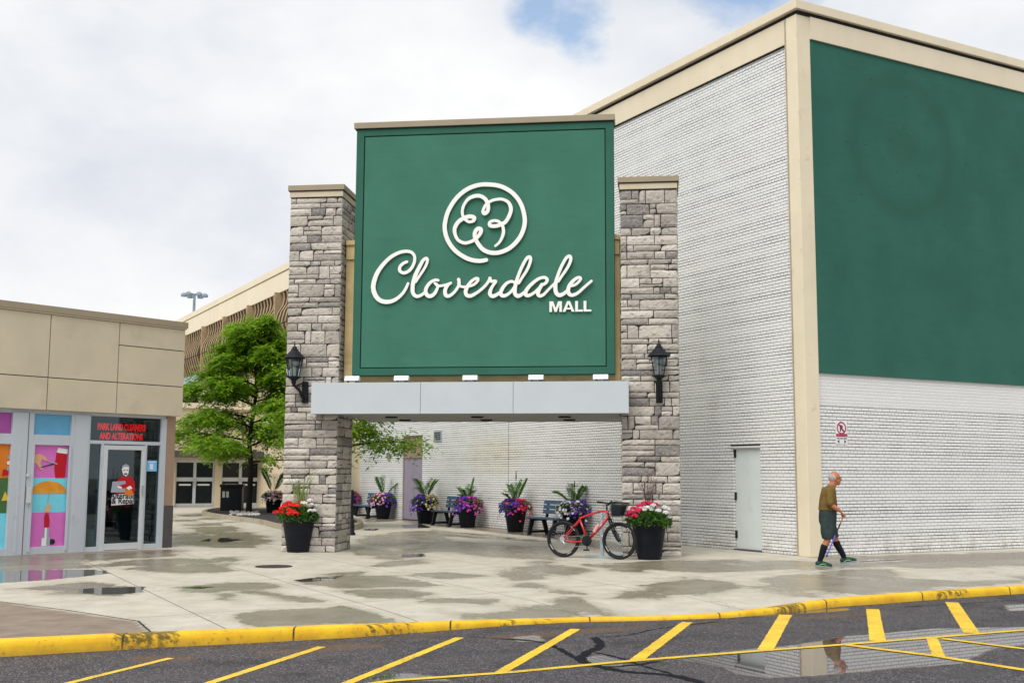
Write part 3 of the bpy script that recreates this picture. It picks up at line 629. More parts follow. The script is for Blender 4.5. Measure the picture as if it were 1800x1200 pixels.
def kerb():
    prof = [(0, 0), (.02, .005), (.115, .004), (.135, -.004), (.145, -.018), (.155, -.06), (.165, -.30)]   # towards the road, height
    P = KERB; n = len(P); m_ = len(prof); vs = []; tn = []
    scf = [(-4.0, -3.2, .72), (-3.3, -2.7, .4), (-2.1, -1.9, .6), (-1.75, -.9, .55), (-.3, .1, .6), (.0, .6, .45), (3.0, 3.7, .7), (3.9, 4.4, .35), (5.6, 6.4, .6), (7.1, 7.6, .4)]
    for i in range(n):
        t_ = (P[min(i+1, n-1)]-P[max(i-1, 0)]); t_.z = 0; t_.normalize(); nn = Vector((t_.y, -t_.x, 0))
        s_ = 0
        for a, b_, k in scf:
            if a < P[i].x < b_: s_ = max(s_, k*min(1, (P[i].x-a)/.15, (b_-P[i].x)/.15))
        for j, (o_, h) in enumerate(prof):
            q = P[i]+nn*o_; vs.append((q.x, q.y, q.z+h)); tn.append(s_*(1 if 1 <= j <= 5 else .5))
    fs = [(i*m_+j, i*m_+j+1, (i+1)*m_+j+1, (i+1)*m_+j) for i in range(n-1) for j in range(m_-1)]
    b = MB(); b.v = vs; b.f = fs; b.a = tn; b.mi = [0]*len(fs)
    b.build('kerb', kerbmat(), smooth='all', kind='structure', recalc=True)
kerb()
# painted bay lines on the asphalt
def paintmat():
    mt, t, b = newmat('yellow_road_paint'); c = mixc(t, rng(t, noise(t, 4, 6, .6), .3, .7), (.72, .44, .012), (.90, .63, .02))
    c = mixc(t, mth(t, 'MULTIPLY', rng(t, mth(t, 'ADD', noise(t, 60, 6, .75), mth(t, 'MULTIPLY', noise(t, 2.5, 5), .35)), .73, .80), .85), c, (.10, .085, .06)); lk(t, c, b.inputs['Base Color']); b.inputs['Roughness'].default_value = .45; bump(t, b, noise(t, 90, 4, .6), .5, .005); return mt
LINES = [((108, 1203), (300, 1156), 17), ((355, 1204), (566, 1136), 20), ((596, 1206), (808, 1120), 20), ((880, 1181), (1012, 1105), 22), ((1118, 1160), (1208, 1093), 24), ((1345, 1142), (1381, 1080), 27), ((1543, 1126), (1534, 1070), 27), ((1708, 1112), (1673, 1058), 27), ((1650, 1153), (1638, 1121), 22)]
LONG = [([(600, 1208), (690, 1196), (900, 1181), (1100, 1162), (1290, 1147), (1490, 1132), (1640, 1120), (1800, 1107), (2000, 1090)], .085), ([(1487, 1133), (1640, 1152), (1800, 1177), (1960, 1202)], .10), ([(1655, 1122), (1800, 1140), (1960, 1160)], .085)]
def marking(pts, w, lift, jag=.012):
    b = MB(); vs = []; P = [Vector((p.x, p.y)) for p in pts]; out = []
    dense = []
    for a, c in zip(P, P[1:]):
        n = max(2, int((c-a).length/.05)); dense += [a+(c-a)*(k/n) for k in range(n)]
    dense.append(P[-1]); rr = random.Random(int(abs(P[0].x)*1000))
    n = len(dense)
    for i, p in enumerate(dense):
        t_ = (dense[min(i+1, n-1)]-dense[max(0, i-1)]).normalized(); nn = Vector((-t_.y, t_.x)); ww = w/2+rr.uniform(-jag, jag)*.5; w2 = w/2+rr.uniform(-jag, jag)*.5
        for q in (p+nn*ww, p-nn*w2): vs.append((q.x, q.y, zr(q.x)+lift))
    b._add(vs, [(i*2, i*2+1, i*2+3, i*2+2) for i in range(n-1)]); return b
allm = MB(); pmt = paintmat(); k = 0
for a, c, w in LINES:
    A, B = GR(*a), GR(*c); mid = (A+B)/2; d = Vector((B.x-A.x, B.y-A.y)).normalized()
    q1 = GR((a[0]+c[0])/2-w, (a[1]+c[1])/2); q2 = GR((a[0]+c[0])/2+w, (a[1]+c[1])/2); e_ = Vector((q2.x-q1.x, q2.y-q1.y)); wid = abs(e_.x*d.y-e_.y*d.x)/2
    bb = marking([A, B], wid*.96, .0025+.00005*k, jag=.009); allm._add(bb.v, bb.f); k += 1
for pts, w in LONG:
    bb = marking([GR(*p) for p in pts], w, .0045+.0004*(k-9), jag=.007); allm._add(bb.v, bb.f); k += 1
allm.build('road_markings', pmt, kind='structure', recalc=True)
# tar sealed cracks
tarm = pm('crack_sealer', (.006, .007, .011), .75, .2, 10, spec=.12)
tb = MB()
CR_ = [([(1160, 1162), (1050, 1170), (960, 1130), (880, 1122)], .06), ([(1045, 1120), (1055, 1135), (1030, 1148), (1022, 1160), (1050, 1170), (1100, 1180), (1190, 1188), (1260, 1210)], .10), ([(1045, 1119), (1100, 1116), (1160, 1104), (1262, 1092)], .028), ([(1045, 1146), (1090, 1156), (1140, 1172), (1200, 1190)], .035), ([(1590, 1066), (1700, 1060), (1820, 1052)], .02), ([(880, 1122), (820, 1118)], .02)]
for k, (pts, w) in enumerate(CR_):
    bb = marking([GR(*p[:2]) for p in spline(pts, 6)], w, .0012+.00015*k, jag=.03); tb._add(bb.v, bb.f)
tb.build('crack_seams', tarm, kind='structure', recalc=True)

jb = MB(); jp = [G(*q) for q in [(-60, 1049), (0, 1057), (120, 1072), (243, 1091), (266, 1111)]]
bb = marking(jp, .022, 0, jag=.006); jb._add([(q[0], q[1], .002) for q in bb.v], bb.f); jb.build('paving_joint', M['seam'], kind='structure', recalc=True)
# ------------------------------------------------------------------ the department store (corner building)
C0 = G(1424, 978)
FR = Frame(C0, 61.25)            # x along the street face, y along the passage face
store = empty('department_store', FR.o, FR.rz, 'large white brick store with cream trim, cream corner column and a big green panel', 'building')
TOP = FR.P(1407, 7)[1]
cz1 = TOP_ = None; cz1 = FR.P(1408, 26)[1]           # gap under coping
zf = FR.P(1424, 72)[1]            # bottom of fascia on street side
xgl = FR.P(1424, 300)[0]          # left edge of green panel
zg0 = FR.P(1437, 655)[1]; zb0 = FR.P(1437, 711)[1]
YL = FR.side(631, 900)[0]         # where the brick passage wall ends
dy0, dz0 = FR.side(1340, 968); dy1, dz1 = FR.side(1288, 786)
dh = FR.side(1314, 786)[1]
py0 = FR.side(741, 915)[0]; py1 = FR.side(706, 915)[0]; pz1 = FR.side(725, 803)[1]; pz2 = FR.side(725, 765)[1]
XR = 34
fl_left = FR.side(1300, 150)[1]
# left fascia bottom (row under which brick starts)
zfl = FR.side(1390, 76)[1]
yd0, yd1 = min(dy0, dy1), max(dy0, dy1); yp0, yp1 = min(py0, py1), max(py0, py1)
bb = MB()
wall(bb, .3, XR, 0, zb0, [])                        # street face brick
wall(bb, .3, YL, 0, zfl, [(yd0, yd1, 0, dh), (yp0, yp1, 0, pz2)], side=True, reveal=.14)
sy, sz = FR.side(868, 800)
M['brick'] = brick('white_painted_brick', (.82, .83, .82), (.06, .065, .075), stains=[(sy, sz, 2.2, .75, (.70, .60, .34), .32), (FR.side(1255, 712)[0], FR.side(1255, 712)[1], .3, .2, (.6, .52, .35), .25), (FR.side(1235, 640)[0], FR.side(1235, 640)[1], .2, .4, (.55, .5, .42), .2)])
M['brick_p'] = brick('painted_over_brick', (.80, .80, .79), (.55, .56, .56), jv=.003, shade=.04)
bb.build('brick_wall', M['brick'], store)
b2 = MB(); wall(b2, .3, XR, zb0, zg0, [], y=-.004); b2.build('painted_band', M['brick_p'], store)
b2 = MB(); b2.box(.3, XR, .02, .3, zg0-.05, zf+.2); b2.box(.02, .3, .3, YL, zfl, TOP-.3); b2.box(.5, XR, .5, YL, TOP-.6, TOP-.45); b2.build('wall_core', M['cream'], store)
b2 = MB(); b2.box(xgl, XR, -.05, .02, zg0, zf)
gc = FR.P(1583, 258); go = FR.P(1497, 250)
M['green_w'] = greenmat('green_wall_panel', (.034, .130, .098), ghost=(gc[0], gc[1], abs(gc[0]-go[0])))
gp = b2.build('green_panel', M['green_w'], store)
b3 = MB()
for (a, b_) in ((1587, 128), (1590, 172), (1586, 226), (1486, 250), (1518, 255), (1562, 247), (1623, 265), (1574, 303), (1614, 310), (1510, 342), (1599, 370), (1658, 396), (1600, 414), (1528, 140), (1665, 285), (1695, 290)):
    x_, z_ = FR.P(a, b_); b3 = MB(); b3.box(x_-.02, x_+.025, -.056, -.049, z_-.012, z_+.02); b3.build('anchor_stub', M['green_dk'], gp)
# corner column, set proud of both faces
cw = FR.P(1437, 700)[0]; cl_ = FR.side(1392, 300)[0]
b2 = MB(); b2.box(-.06, cw, -.06, .30, 0, cz1-.045); b2.box(-.06, .299, .30, cl_, 0, cz1-.045); b2.build('corner_column', M['cream_lo'], store, bevel=.008)
b2 = MB(); b2.box(cw, XR, -.09, .02, zf, cz1-.045); b2.box(-.05, .02, cl_, YL, zfl, cz1-.045); b2.build('fascia', M['cream'], store)
b2 = MB(); b2.box(-.045, XR, -.075, .3, cz1-.045, cz1+.035); b2.box(-.035, .3, .31, YL, cz1-.045, cz1+.035); b2.box(-.03, .1, cl_, YL, zfl-.03, zfl-.001); b2.build('shadow_gap', M['seam'], store)
b2 = MB(); b2.box(-.14, XR, -.15, .5, cz1+.035, TOP); b2.box(-.14, .5, .5, YL+.2, cz1+.035, TOP); b2.build('coping', M['cream'], store, bevel=.01)
# coping joints
# pale service door on the passage face
def sidebox(mb, y0, y1, x0, x1, z0, z1): mb.box(x0, x1, y0, y1, z0, z1)
b2 = MB(); sidebox(b2, yd0+.02, yd1-.02, .05, .10, .03, dh-.03); sd_ = b2.build('service_door', M['door_white'], store, bevel=.004, label='pale grey-green flush steel service door')
for q in (.25, 1.05, 1.95): b2 = MB(); sidebox(b2, yd1-.05, yd1-.005, .02, .05, q, q+.16); b2.build('hinge', M['seam'], sd_)
b2 = MB(); sidebox(b2, yd0, yd1, .10, .14, 0, dh); sidebox(b2, yd0-.0, yd0+.018, .02, .10, 0, dh); sidebox(b2, yd1-.018, yd1, .06, .10, 0, dh); sidebox(b2, yd0+.018, yd1-.018, .02, .10, dh-.028, dh); b2.build('door_frame', M['white_metal'], store)
b2 = MB(); sidebox(b2, yd0-.01, yd1+.06, -.022, -.001, dh-.005, dh+.03); b2.build('drip_cap', M['white_metal'], store); b2 = MB(); sidebox(b2, yd0-.01, yd1+.06, -.006, -.001, dh+.031, dh+.07); b2.build('lintel', M['seam'], store)
b2 = MB(); sidebox(b2, yd0, yd1, -.03, .05, 0.0, .03); b2.build('threshold', M['grey_base'], store)
# lilac passage doors with brown transom
b2 = MB(); ym = (yp0+yp1)/2
sidebox(b2, yp0+.04, ym-.006, .06, .11, .03, pz1-.03); sidebox(b2, ym+.006, yp1-.04, .06, .11, .03, pz1-.03)
ld = b2.build('double_door', M['door_lilac'], store, label='tall narrow lilac double door')
b2 = MB(); b2.tube([(.04, ym-.08, .95), (-.0, ym-.08, .95), (-.0, ym-.08, 1.15), (.04, ym-.08, 1.15)], .012, 6); b2.build('handle', M['steel'], ld)
b2 = MB(); sidebox(b2, yp0+.04, yp1-.04, .07, .11, pz1+.03, pz2-.05); b2.build('transom_panel', M['tan_panel'], store)
b2 = MB(); sidebox(b2, yp0, yp1, .11, .14, 0, pz2); sidebox(b2, yp0, yp0+.04, .03, .11, 0, pz2); sidebox(b2, yp1-.04, yp1, .03, .11, 0, pz2); sidebox(b2, yp0+.04, yp1-.04, .03, .11, pz1-.03, pz1+.03); sidebox(b2, yp0+.04, yp1-.04, .03, .11, pz2-.05, pz2); b2.build('door_surround', M['tan_panel'], store)
# louvre vent
vy0, vz0 = FR.side(777, 775); vy1, vz1 = FR.side(764, 757)
b2 = MB(); sidebox(b2, vy0, vy1, -.03, -.001, vz0, vz1); vt = b2.build('louvre_vent', M['galv'], store)
for k in range(4):
    z_ = vz0+.06+k*(vz1-vz0-.08)/4; b2 = MB(); sidebox(b2, vy0+.06, vy1-.06, -.05, -.031, z_, z_+.035); b2.build('louvre', M['grey_base'], vt)
# control joint line and pilaster at the end of the brick
jy = FR.side(894, 800)[0]
b2 = MB(); sidebox(b2, jy-.008, jy+.008, -.003, .0, 0, zfl-.05); b2.build('control_joint', M['seam'], store)
b2 = MB(); sidebox(b2, YL, YL+.45, -.12, .3, 0, cz1-.04); b2.build('end_pilaster', M['beige_wall'], store)

# no stopping sign on the street face
sx0, sz0 = FR.P(1469, 780); sx1, sz1 = FR.P(1488, 743)
sgn = empty('parking_sign', FR.W(0, 0), FR.rz, 'small white fire route sign with barred red circle on the street brick wall', 'sign')
b2 = MB(); b2.box(sx0, sx1, -.012, -.004, sz0, sz1); b2.build('sign_plate', M['sign_white'], sgn)
cx = (sx0+sx1)/2; w_ = sx1-sx0; cz_ = sz1-(sz1-sz0)*.25; rad = w_*.36
b2 = MB(); b2.torus((cx, -.014, cz_), rad, w_*.045, 32, 6, sx=.15)
a = math.radians(135); dx, dz = math.cos(a), math.sin(a); nx, nz = -dz*w_*.035, dx*w_*.035
b2.prism([(cx+dx*rad+nx, cz_+dz*rad+nz), (cx+dx*rad-nx, cz_+dz*rad-nz), (cx-dx*rad-nx, cz_-dz*rad-nz), (cx-dx*rad+nx, cz_-dz*rad+nz)], -.019, -.013)
zb_ = sz0+(sz1-sz0)*.345; b2.box(sx0+.006, sx1-.006, -.0145, -.012, zb_, zb_+(sz1-sz0)*.145); b2.build('red_symbol', M['sign_red'], sgn, recalc=True)
b2 = MB(); b2.text('R', cx, cz_-w_*.2, w_*.55, -.016, .003, align='CENTER', bold=.004); b2.build('letter', M['p_dark'], sgn, recalc=True); b2 = MB(); b2.text('TOW AWAY ZONE', cx, sz0+(sz1-sz0)*.24, w_*.10, -.014, .003, align='CENTER', bold=.001)
az_ = sz0+(sz1-sz0)*.12
b2.build('black_lettering', M['p_dark'], sgn, recalc=True)
for q in (-1, 1):
    b2 = MB(); b2.prism([(cx+q*w_*.38, az_), (cx+q*w_*.22, az_+w_*.12*q), (cx+q*w_*.22, az_-w_*.12*q)], -.0145, -.012); b2.build('arrow', M['p_dark'], sgn, recalc=True)
b2 = MB(); b2.text('FIRE ROUTE', cx, zb_+.018, w_*.155, -.0165, .002, align='CENTER', bold=.001); b2.build('white_lettering', M['f_pink'], sgn)

# ------------------------------------------------------------------ ribbed precast building beyond, same line
rib = empty('ribbed_building', FR.o, FR.rz, 'tan precast concrete building with two tiers of curved fins beyond the brick store', 'building')
YF = 66.0
zr1 = FR.side(505, 500)[1]; 
za = FR.side(327, 578)[1]; z_top = TOP-.08
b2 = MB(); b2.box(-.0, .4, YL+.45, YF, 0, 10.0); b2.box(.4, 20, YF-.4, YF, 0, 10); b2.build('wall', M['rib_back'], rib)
b2 = MB(); b2.box(-.30, .3, YL+.45, YF+.2, 9.95, z_top-.35); b2.box(-.34, .3, YL+.45, YF+.25, z_top-.30, z_top); b2.box(-.20, .3, YL+.45, YF+.1, z_top-.35, z_top-.30); b2.build('fascia', M['cream'], rib)
b2 = MB(); 
def fin(y, z0, z1, prof, th):
    n = len(prof); vs = []
    for s_, xo in prof:
        z = z0+(z1-z0)*s_
        vs += [(-xo, y-th/2, z), (-xo, y+th/2, z), (.0, y+th/2, z), (.0, y-th/2, z)]
    fs = []
    for i in range(n-1):
        o_, q = i*4, (i+1)*4
        fs += [(o_, q, q+1, o_+1), (o_+1, q+1, q+2, o_+2), (o_+3, q+3, q, o_)]
    fs += [(0, 1, 2, 3), (4*n-1, 4*n-2, 4*n-3, 4*n-4)]
    k0 = len(b2.mi); b2._add(vs, fs)
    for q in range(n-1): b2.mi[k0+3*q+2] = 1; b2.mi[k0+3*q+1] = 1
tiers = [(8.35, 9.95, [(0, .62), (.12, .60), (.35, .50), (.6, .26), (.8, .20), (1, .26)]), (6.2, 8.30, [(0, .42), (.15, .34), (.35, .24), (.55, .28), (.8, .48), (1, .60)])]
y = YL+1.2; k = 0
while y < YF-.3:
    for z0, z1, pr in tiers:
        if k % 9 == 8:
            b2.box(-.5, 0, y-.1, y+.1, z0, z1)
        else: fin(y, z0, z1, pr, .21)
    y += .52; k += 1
b2.build('precast_fins', [M['rib'], M['rib_shade']], rib, recalc=True)
b2 = MB(); b2.box(-.45, 0, YL+.45, YF, 5.9, 6.2); b2.box(-.03, .0, YL+.45, YF, 0, 5.9); b2.build('lower_wall', M['beige_wall'], rib)
# cyan window poster near the end of the brick
b2 = MB(); b2.box(-.10, -.031, YL+.8, YL+3.6, .55, 2.1); b2.build('window_poster', M['p_cyan'], rib)
# hood over the dark recess, above the low entrance
FB_ = FR.loc(G(452, 889.5))[1]   # local y of the low entrance face
low = empty('entrance_block', FR.W(0, FB_), FR.rz, 'low beige entrance block with aluminium double doors behind the tree', 'building')
FE = Frame(FR.W(0, FB_), 61.25)
ex = lambda px, py: FE.P(px, py)
ztop = ex(340, 708)[1]; zc = ex(340, 790)[1]; zd = ex(340, 808)[1]
ex0 = ex(200, 850)[0]; 
d1a, d1b = ex(308, 850)[0], ex(377, 850)[0]; d2a, d2b = ex(389, 850)[0], ex(457, 850)[0]
b2 = MB(); wall(b2, ex0, -.04, 0, ztop-.25, [(d1a, d1b, 0, zd), (d2a, d2b, 0, zd)], reveal=.25); b2.box(ex0, -.04, .3, 8, ztop-.35, ztop-.27); b2.build('wall', M['beige_wall'], low)
b2 = MB(); b2.box(ex0, -.05, -.12, .3, ztop-.25, ztop); b2.build('coping', M['cream_lo'], low)
b2 = MB(); b2.box(ex0, -.05, -.9, -.005, zd+.12, zd+.42); b2.build('door_canopy', M['grey_base'], low)
M['dark_glass'] = pm('dark_glass', (.012, .016, .018), .12, .3, 2, spec=.25)
for a, b_ in ((d1a, d1b), (d2a, d2b)):
    mid = (a+b_)/2; w_ = .07
    dd = MB()
    for (p, q) in ((a, mid), (mid, b_)):
        dd.box(p, p+w_, .12, .18, 0, zd); dd.box(q-w_, q, .12, .18, 0, zd); dd.box(p+w_, q-w_, .12, .18, zd-.12, zd); dd.box(p+w_, q-w_, .12, .18, 0, .16); dd.box(p+w_, q-w_, .121, .179, 1.2, 1.38)
    d_ = dd.build('double_door', M['alu_lt'], low)
    gg = MB(); gg.box(a+w_, mid-w_, .15, .17, .16, 1.2); gg.box(a+w_, mid-w_, .15, .17, 1.38, zd-.12); gg.box(mid+w_, b_-w_, .15, .17, .16, 1.2); gg.box(mid+w_, b_-w_, .15, .17, 1.38, zd-.12); gg.build('pane', M['dark_glass'], d_)
    hh = MB(); hh.tube([(mid-.06, .11, .95), (mid-.06, .05, .95), (mid-.06, .05, 1.3), (mid-.06, .11, 1.3)], .015, 6); hh.build('handle', M['steel'], d_); hh = MB(); hh.tube([(mid+.06, .11, .95), (mid+.06, .05, .95), (mid+.06, .05, 1.3), (mid+.06, .11, 1.3)], .015, 6); hh.build('handle', M['steel'], d_)
    hh = MB(); hh.box(a+.2, mid-.16, .13, .149, 1.0, 1.07); hh.build('push_label', M['p_white'], d_); hh = MB(); hh.box(mid+.16, b_-.2, .13, .149, 1.0, 1.07); hh.build('push_label', M['p_white'], d_)
hz0, hz1, hz2 = ztop, ex(340, 676)[1], ex(340, 655)[1]; hx0, hx1 = ex(290, 690)[0], ex(353, 690)[0]
b2 = MB(); b2.box(hx0, hx1, .4, 3, hz0-.1, hz1); b2.build('rooftop_opening', M['seam'], low)
b2 = MB(); b2.hexa([(hx0, .1, hz1), (hx1+.02, .1, hz1), (hx1+.02, 3, hz1), (hx0, 3, hz1), (hx0, .15, hz1+.08), (hx1+.02, .9, hz2), (hx1+.02, 3, hz2), (hx0, 3, hz1+.08)]); b2.build('metal_hood', M['metal_roof'], low)

# ------------------------------------------------------------------ left shop
A0 = G(300, 961.6)
FL = Frame(A0, 40.0)
shop = empty('shop_building', FL.o, FL.rz, 'low beige panelled shop with aluminium storefront at the left edge', 'building')
P = FL.P
zt = P(250, 563)[1]; zbm = P(200, 727)[1]; FO = .12
zt = FL.P(327, 567, FO)[1]; zbm = FL.P(321, 732.5, FO)[1]; xr = FL.P(324, 650, FO)[0]; XL = -9.0
jx = [FL.P(86, 640, FO)[0], FL.P(208, 640, FO)[0]]; jz = FL.P(208, 672, FO)[1]; jz2 = FL.P(208, 606, FO)[1]
b2 = MB(); g = .009
def pan(a, b_, c, d): b2.box(a+g, b_-g, -FO, .1, c+g, d-g)
ztb = zt-.16
pan(XL, jx[0]-2.6, zbm, ztb); pan(jx[0]-2.6, jx[0], zbm, jz); pan(jx[0]-2.6, jx[0], jz, ztb); pan(jx[0], jx[1], zbm, jz); pan(jx[0], jx[1], jz, ztb); pan(jx[1], xr, zbm, jz); pan(jx[1], xr, jz, jz2); pan(jx[1], xr, jz2, ztb)
b2.build('precast_panels', M['conc_panel'], shop, bevel=.004)
b2 = MB(); b2.box(XL, xr-.02, -FO+.03, 8, zbm+.02, ztb); b2.build('panel_backing', M['grey_base'], shop)
b2 = MB(); b2.box(XL, xr+.03, -FO-.05, .2, ztb+.03, zt); b2.box(xr-.2, xr+.03, .2, 8, ztb+.03, zt); b2.build('coping', M['cap'], shop, bevel=.006)
b2 = MB(); b2.box(XL, xr+.012, -FO-.025, .2, ztb, ztb+.03); b2.build('flashing', M['beige_wall'], shop)
# end pier
pz = P(300, 888)[1]; pxl = P(289, 850)[0]; pxr = P(302, 850)[0]+.04
b2 = MB(); b2.box(pxl, pxr, .0, .4, pz, zbm); b2.box(pxr-.25, pxr, .4, 8, pz, zbm); b2.build('pier', M['conc_brown'], shop)
b2 = MB(); b2.box(pxl-.0, pxr+.012, -.012, .4, 0, pz); b2.box(pxr-.25, pxr+.012, .4, 8, 0, pz); b2.build('pier_base', M['grey_base'], shop)
# storefront frame: columns and rails (x positions read at mid height)
def X(px, py=850): return P(px, py)[0]
def Z(py, px=200): return P(px, py)[1]
fx = MB()
colA = (X(150, 850)-.0, X(154, 850)); 
x_cleft = X(155, 850); x_l1 = X(176, 850); x_d0 = X(184, 850); x_d1 = X(252, 850); x_r0 = X(257, 850); x_r1 = X(280, 850)
zrail = Z(781, 220); ztr = Z(733, 220)
fx.box(XL, pxl, .02, .14, ztr, zbm+.02)                              # head
fx.box(x_r1, pxl, -.01, .14, 0, ztr)                                # right column
fx.box(X(127), x_cleft-.04, -.015, .14, 0, ztr)       # broad column between the bays
fx.box(x_cleft-.04, x_cleft, .0, .14, 0, ztr)
fx.box(x_cleft, x_r1, .01, .14, zrail, zrail+.07)
fx.box(x_l1, x_d0-.045, .01, .14, 0, zrail); fx.box(x_d1+.02, x_r0, .01, .14, 0, zrail)
fx.box(x_cleft, x_l1, .012, .14, 0, .09); fx.box(x_r0, x_r1, .012, .14, 0, .10)
fx.box(X(52)-.4, X(52)-.09, -.015, .14, 0, ztr)
fx.box(XL, X(52)-1.6, -.01, .14, 0, ztr)
fo = fx.build('storefront_frame', M['alu'], shop, bevel=.004)
# poster doors/bays
zbt, zbp, zbr = P(90, 728)[1], P(90, 764)[1], P(90, 782)[1]
def bay(x0, x1, mats, name):
    b_ = MB(); zr_ = zbr
    w_ = .1
    b_.box(x0, x0+w_, .0, .12, 0, ztr); b_.box(x1-w_, x1, .0, .12, 0, ztr)
    b_.box(x0+w_, x1-w_, .0, .12, zr_, zbp); b_.box(x0+w_, x1-w_, .0, .12, 0, .14); b_.box(x0+w_, x1-w_, .0, .12, zbt, ztr)
    b_.box(x0+w_-.02, x0+w_+.03, -.02, .0, .05, zr_); b_.box(x1-w_-.03, x1-w_+.02, -.02, .0, .05, zr_)
    d = b_.build('poster_door', M['alu'], shop, bevel=.004)
    b_ = MB(); b_.box(x0+w_, x1-w_, .05, .06, zbp, zbt); b_.build('transom_panel', mats[3], d)
    zz = [.14, .14+(zr_-.14)*.335, .14+(zr_-.14)*.675, zr_]
    for k in range(3):
        b_ = MB(); b_.box(x0+w_, x1-w_, .05, .06, zz[k], zz[k+1]); b_.build('poster', mats[2-k], d)
    return d, x0+w_, x1-w_, zz
bx0, bx1 = X(46, 850), X(129, 850)
d, a, b_, zz = bay(bx0, bx1, [M['p_pink'], M['p_cyan'], M['p_pink'], M['p_blue']], 'a')
W_ = b_-a; F_ = lambda u, v, k: (a+u*W_, zz[k]+v*(zz[k+1]-zz[k]))
def art(pts, k, mat, name, y=.046, th=.003):
    q = MB(); q.prism([F_(u, v, k) for u, v in pts], y-th, y); return q.build(name, mat, d, recalc=True)
art([(.66, .0), (.62, .3), (.66, .78), (.95, .74), (.92, .0)], 2, M['p_red'], 'printed_sock')
art([(.66, .78), (.70, .93), (.97, .88), (.95, .74)], 2, M['p_white'], 'printed_cuff', .043)
art([(.02, .55), (.02, .68), (.2, .74), (.34, .66), (.44, .52), (.36, .52), (.28, .58), (.24, .45), (.32, .26), (.26, .24), (.14, .42), (.04, .5)], 2, M['p_hand'], 'printed_hand', .043)
art([(.24, .30), (.26, .33), (.62, .46), (.66, .43)], 2, M['p_dark'], 'printed_blade', .040)
art([(.36, .52), (.38, .55), (.70, .44), (.68, .41)], 2, M['p_steel'], 'printed_blade', .037)
art([(.02+.96*(.5-.5*math.cos(t*math.pi/14)), .55+.36*math.sin(t*math.pi/14)) for t in range(15)], 1, M['p_fruit'], 'printed_fruit')
art([(.485, .2), (.495, .2), (.51, .57), (.50, .57)], 1, M['p_steel'], 'printed_stem', .043)
art([(.40, .0), (.44, .14), (.5, .26), (.56, .24), (.56, .0)], 1, M['p_hand'], 'printed_hand', .040)
art([(.36, .0), (.36, .26), (.42, .27), (.42, .55), (.56, .55), (.56, .27), (.60, .27), (.60, .0)], 0, M['p_steel'], 'printed_case', .043)
art([(.38, .02), (.38, .25), (.45, .25), (.45, .55), (.50, .55), (.50, .02)], 0, M['p_white'], 'printed_case', .040)
art([(.43, .55), (.42, .9), (.46, .99), (.53, .96), (.56, .78), (.56, .55)], 0, M['p_red'], 'printed_lipstick', .043)
art([(.60, .06), (.60, .22), (.72, .2), (.74, .12), (.70, .05)], 0, M['p_dark'], 'printed_cap', .043)
b2 = MB(); hx = a-.07; b2.box(hx-.03, hx+.05, -.07, -.03, .98, 1.3); b2.box(hx-.01, hx+.02, -.03, .0, 1.02, 1.06); b2.box(hx-.01, hx+.02, -.03, .0, 1.22, 1.26); b2.build('handle', M['alu_lt'], d); b2 = MB(); b2.ell((hx-.02, -.02, 1.5), (.03, .02, .03)); b2.build('lock', M['alu_lt'], d)
d, a, b_, zz = bay(bx0-1.02, X(36, 850)+.06, [M['p_orange'], M['p_green'], M['p_cyan'], M['p_magenta']], 'b')
W_ = b_-a
for s_ in (0, 1, 2):
    art([(.70, .50-.17*s_+.15), (.88, .58-.17*s_+.12), (.9, .52-.17*s_+.12), (.86, .52-.17*s_+.1), (.9, .47-.17*s_+.1), (.72, .42-.17*s_+.14)], 2, M['p_white'] if s_ % 2 else M['p_steel'], 'printed_fork', .043-.003*s_)
art([(.6, .05), (.62, .25), (.78, .24), (.8, .1)], 2, M['p_red'], 'printed_fruit', .040)
art([(.62, .35), (.70, .62), (.80, .40), (.78, .36)], 1, M['p_yellow'], 'printed_fruit', .043)
# glazed door
gd = MB(); w_ = .065; zr_ = zrail-.02
gd.box(x_d0-.045, x_d0-.045+w_+.02, -.01, .06, 0, zr_); gd.box(x_d1-w_, x_d1+.02, -.01, .06, 0, zr_); gd.box(x_d0-.045+w_+.02, x_d1-w_, -.01, .06, zr_-.09, zr_); gd.box(x_d0-.045+w_+.02, x_d1-w_, -.01, .06, 0.01, .14)
gdo = gd.build('glazed_door', M['alu_lt'], shop, bevel=.004)
b2 = MB(); b2.box(x_d0+.03, x_d1-w_, .02, .026, .14, zr_-.09); b2.build('pane', M['glass'], gdo)
b2 = MB(); b2.box(x_d0+.03, x_d1-w_, .03, .05, 1.02, 1.05); b2.box(x_d1-.045, x_d1-.015, -.03, -.01, 1.1, 1.3); b2.build('handle', M['steel'], gdo)
b2 = MB(); b2.box(x_cleft, x_l1, .05, .056, .09, zrail); b2.box(x_r0, x_r1, .05, .056, .10, zrail); b2.box(x_cleft, x_r1, .05, .056, zrail+.07, ztr); b2.build('pane', M['glass'], fo)
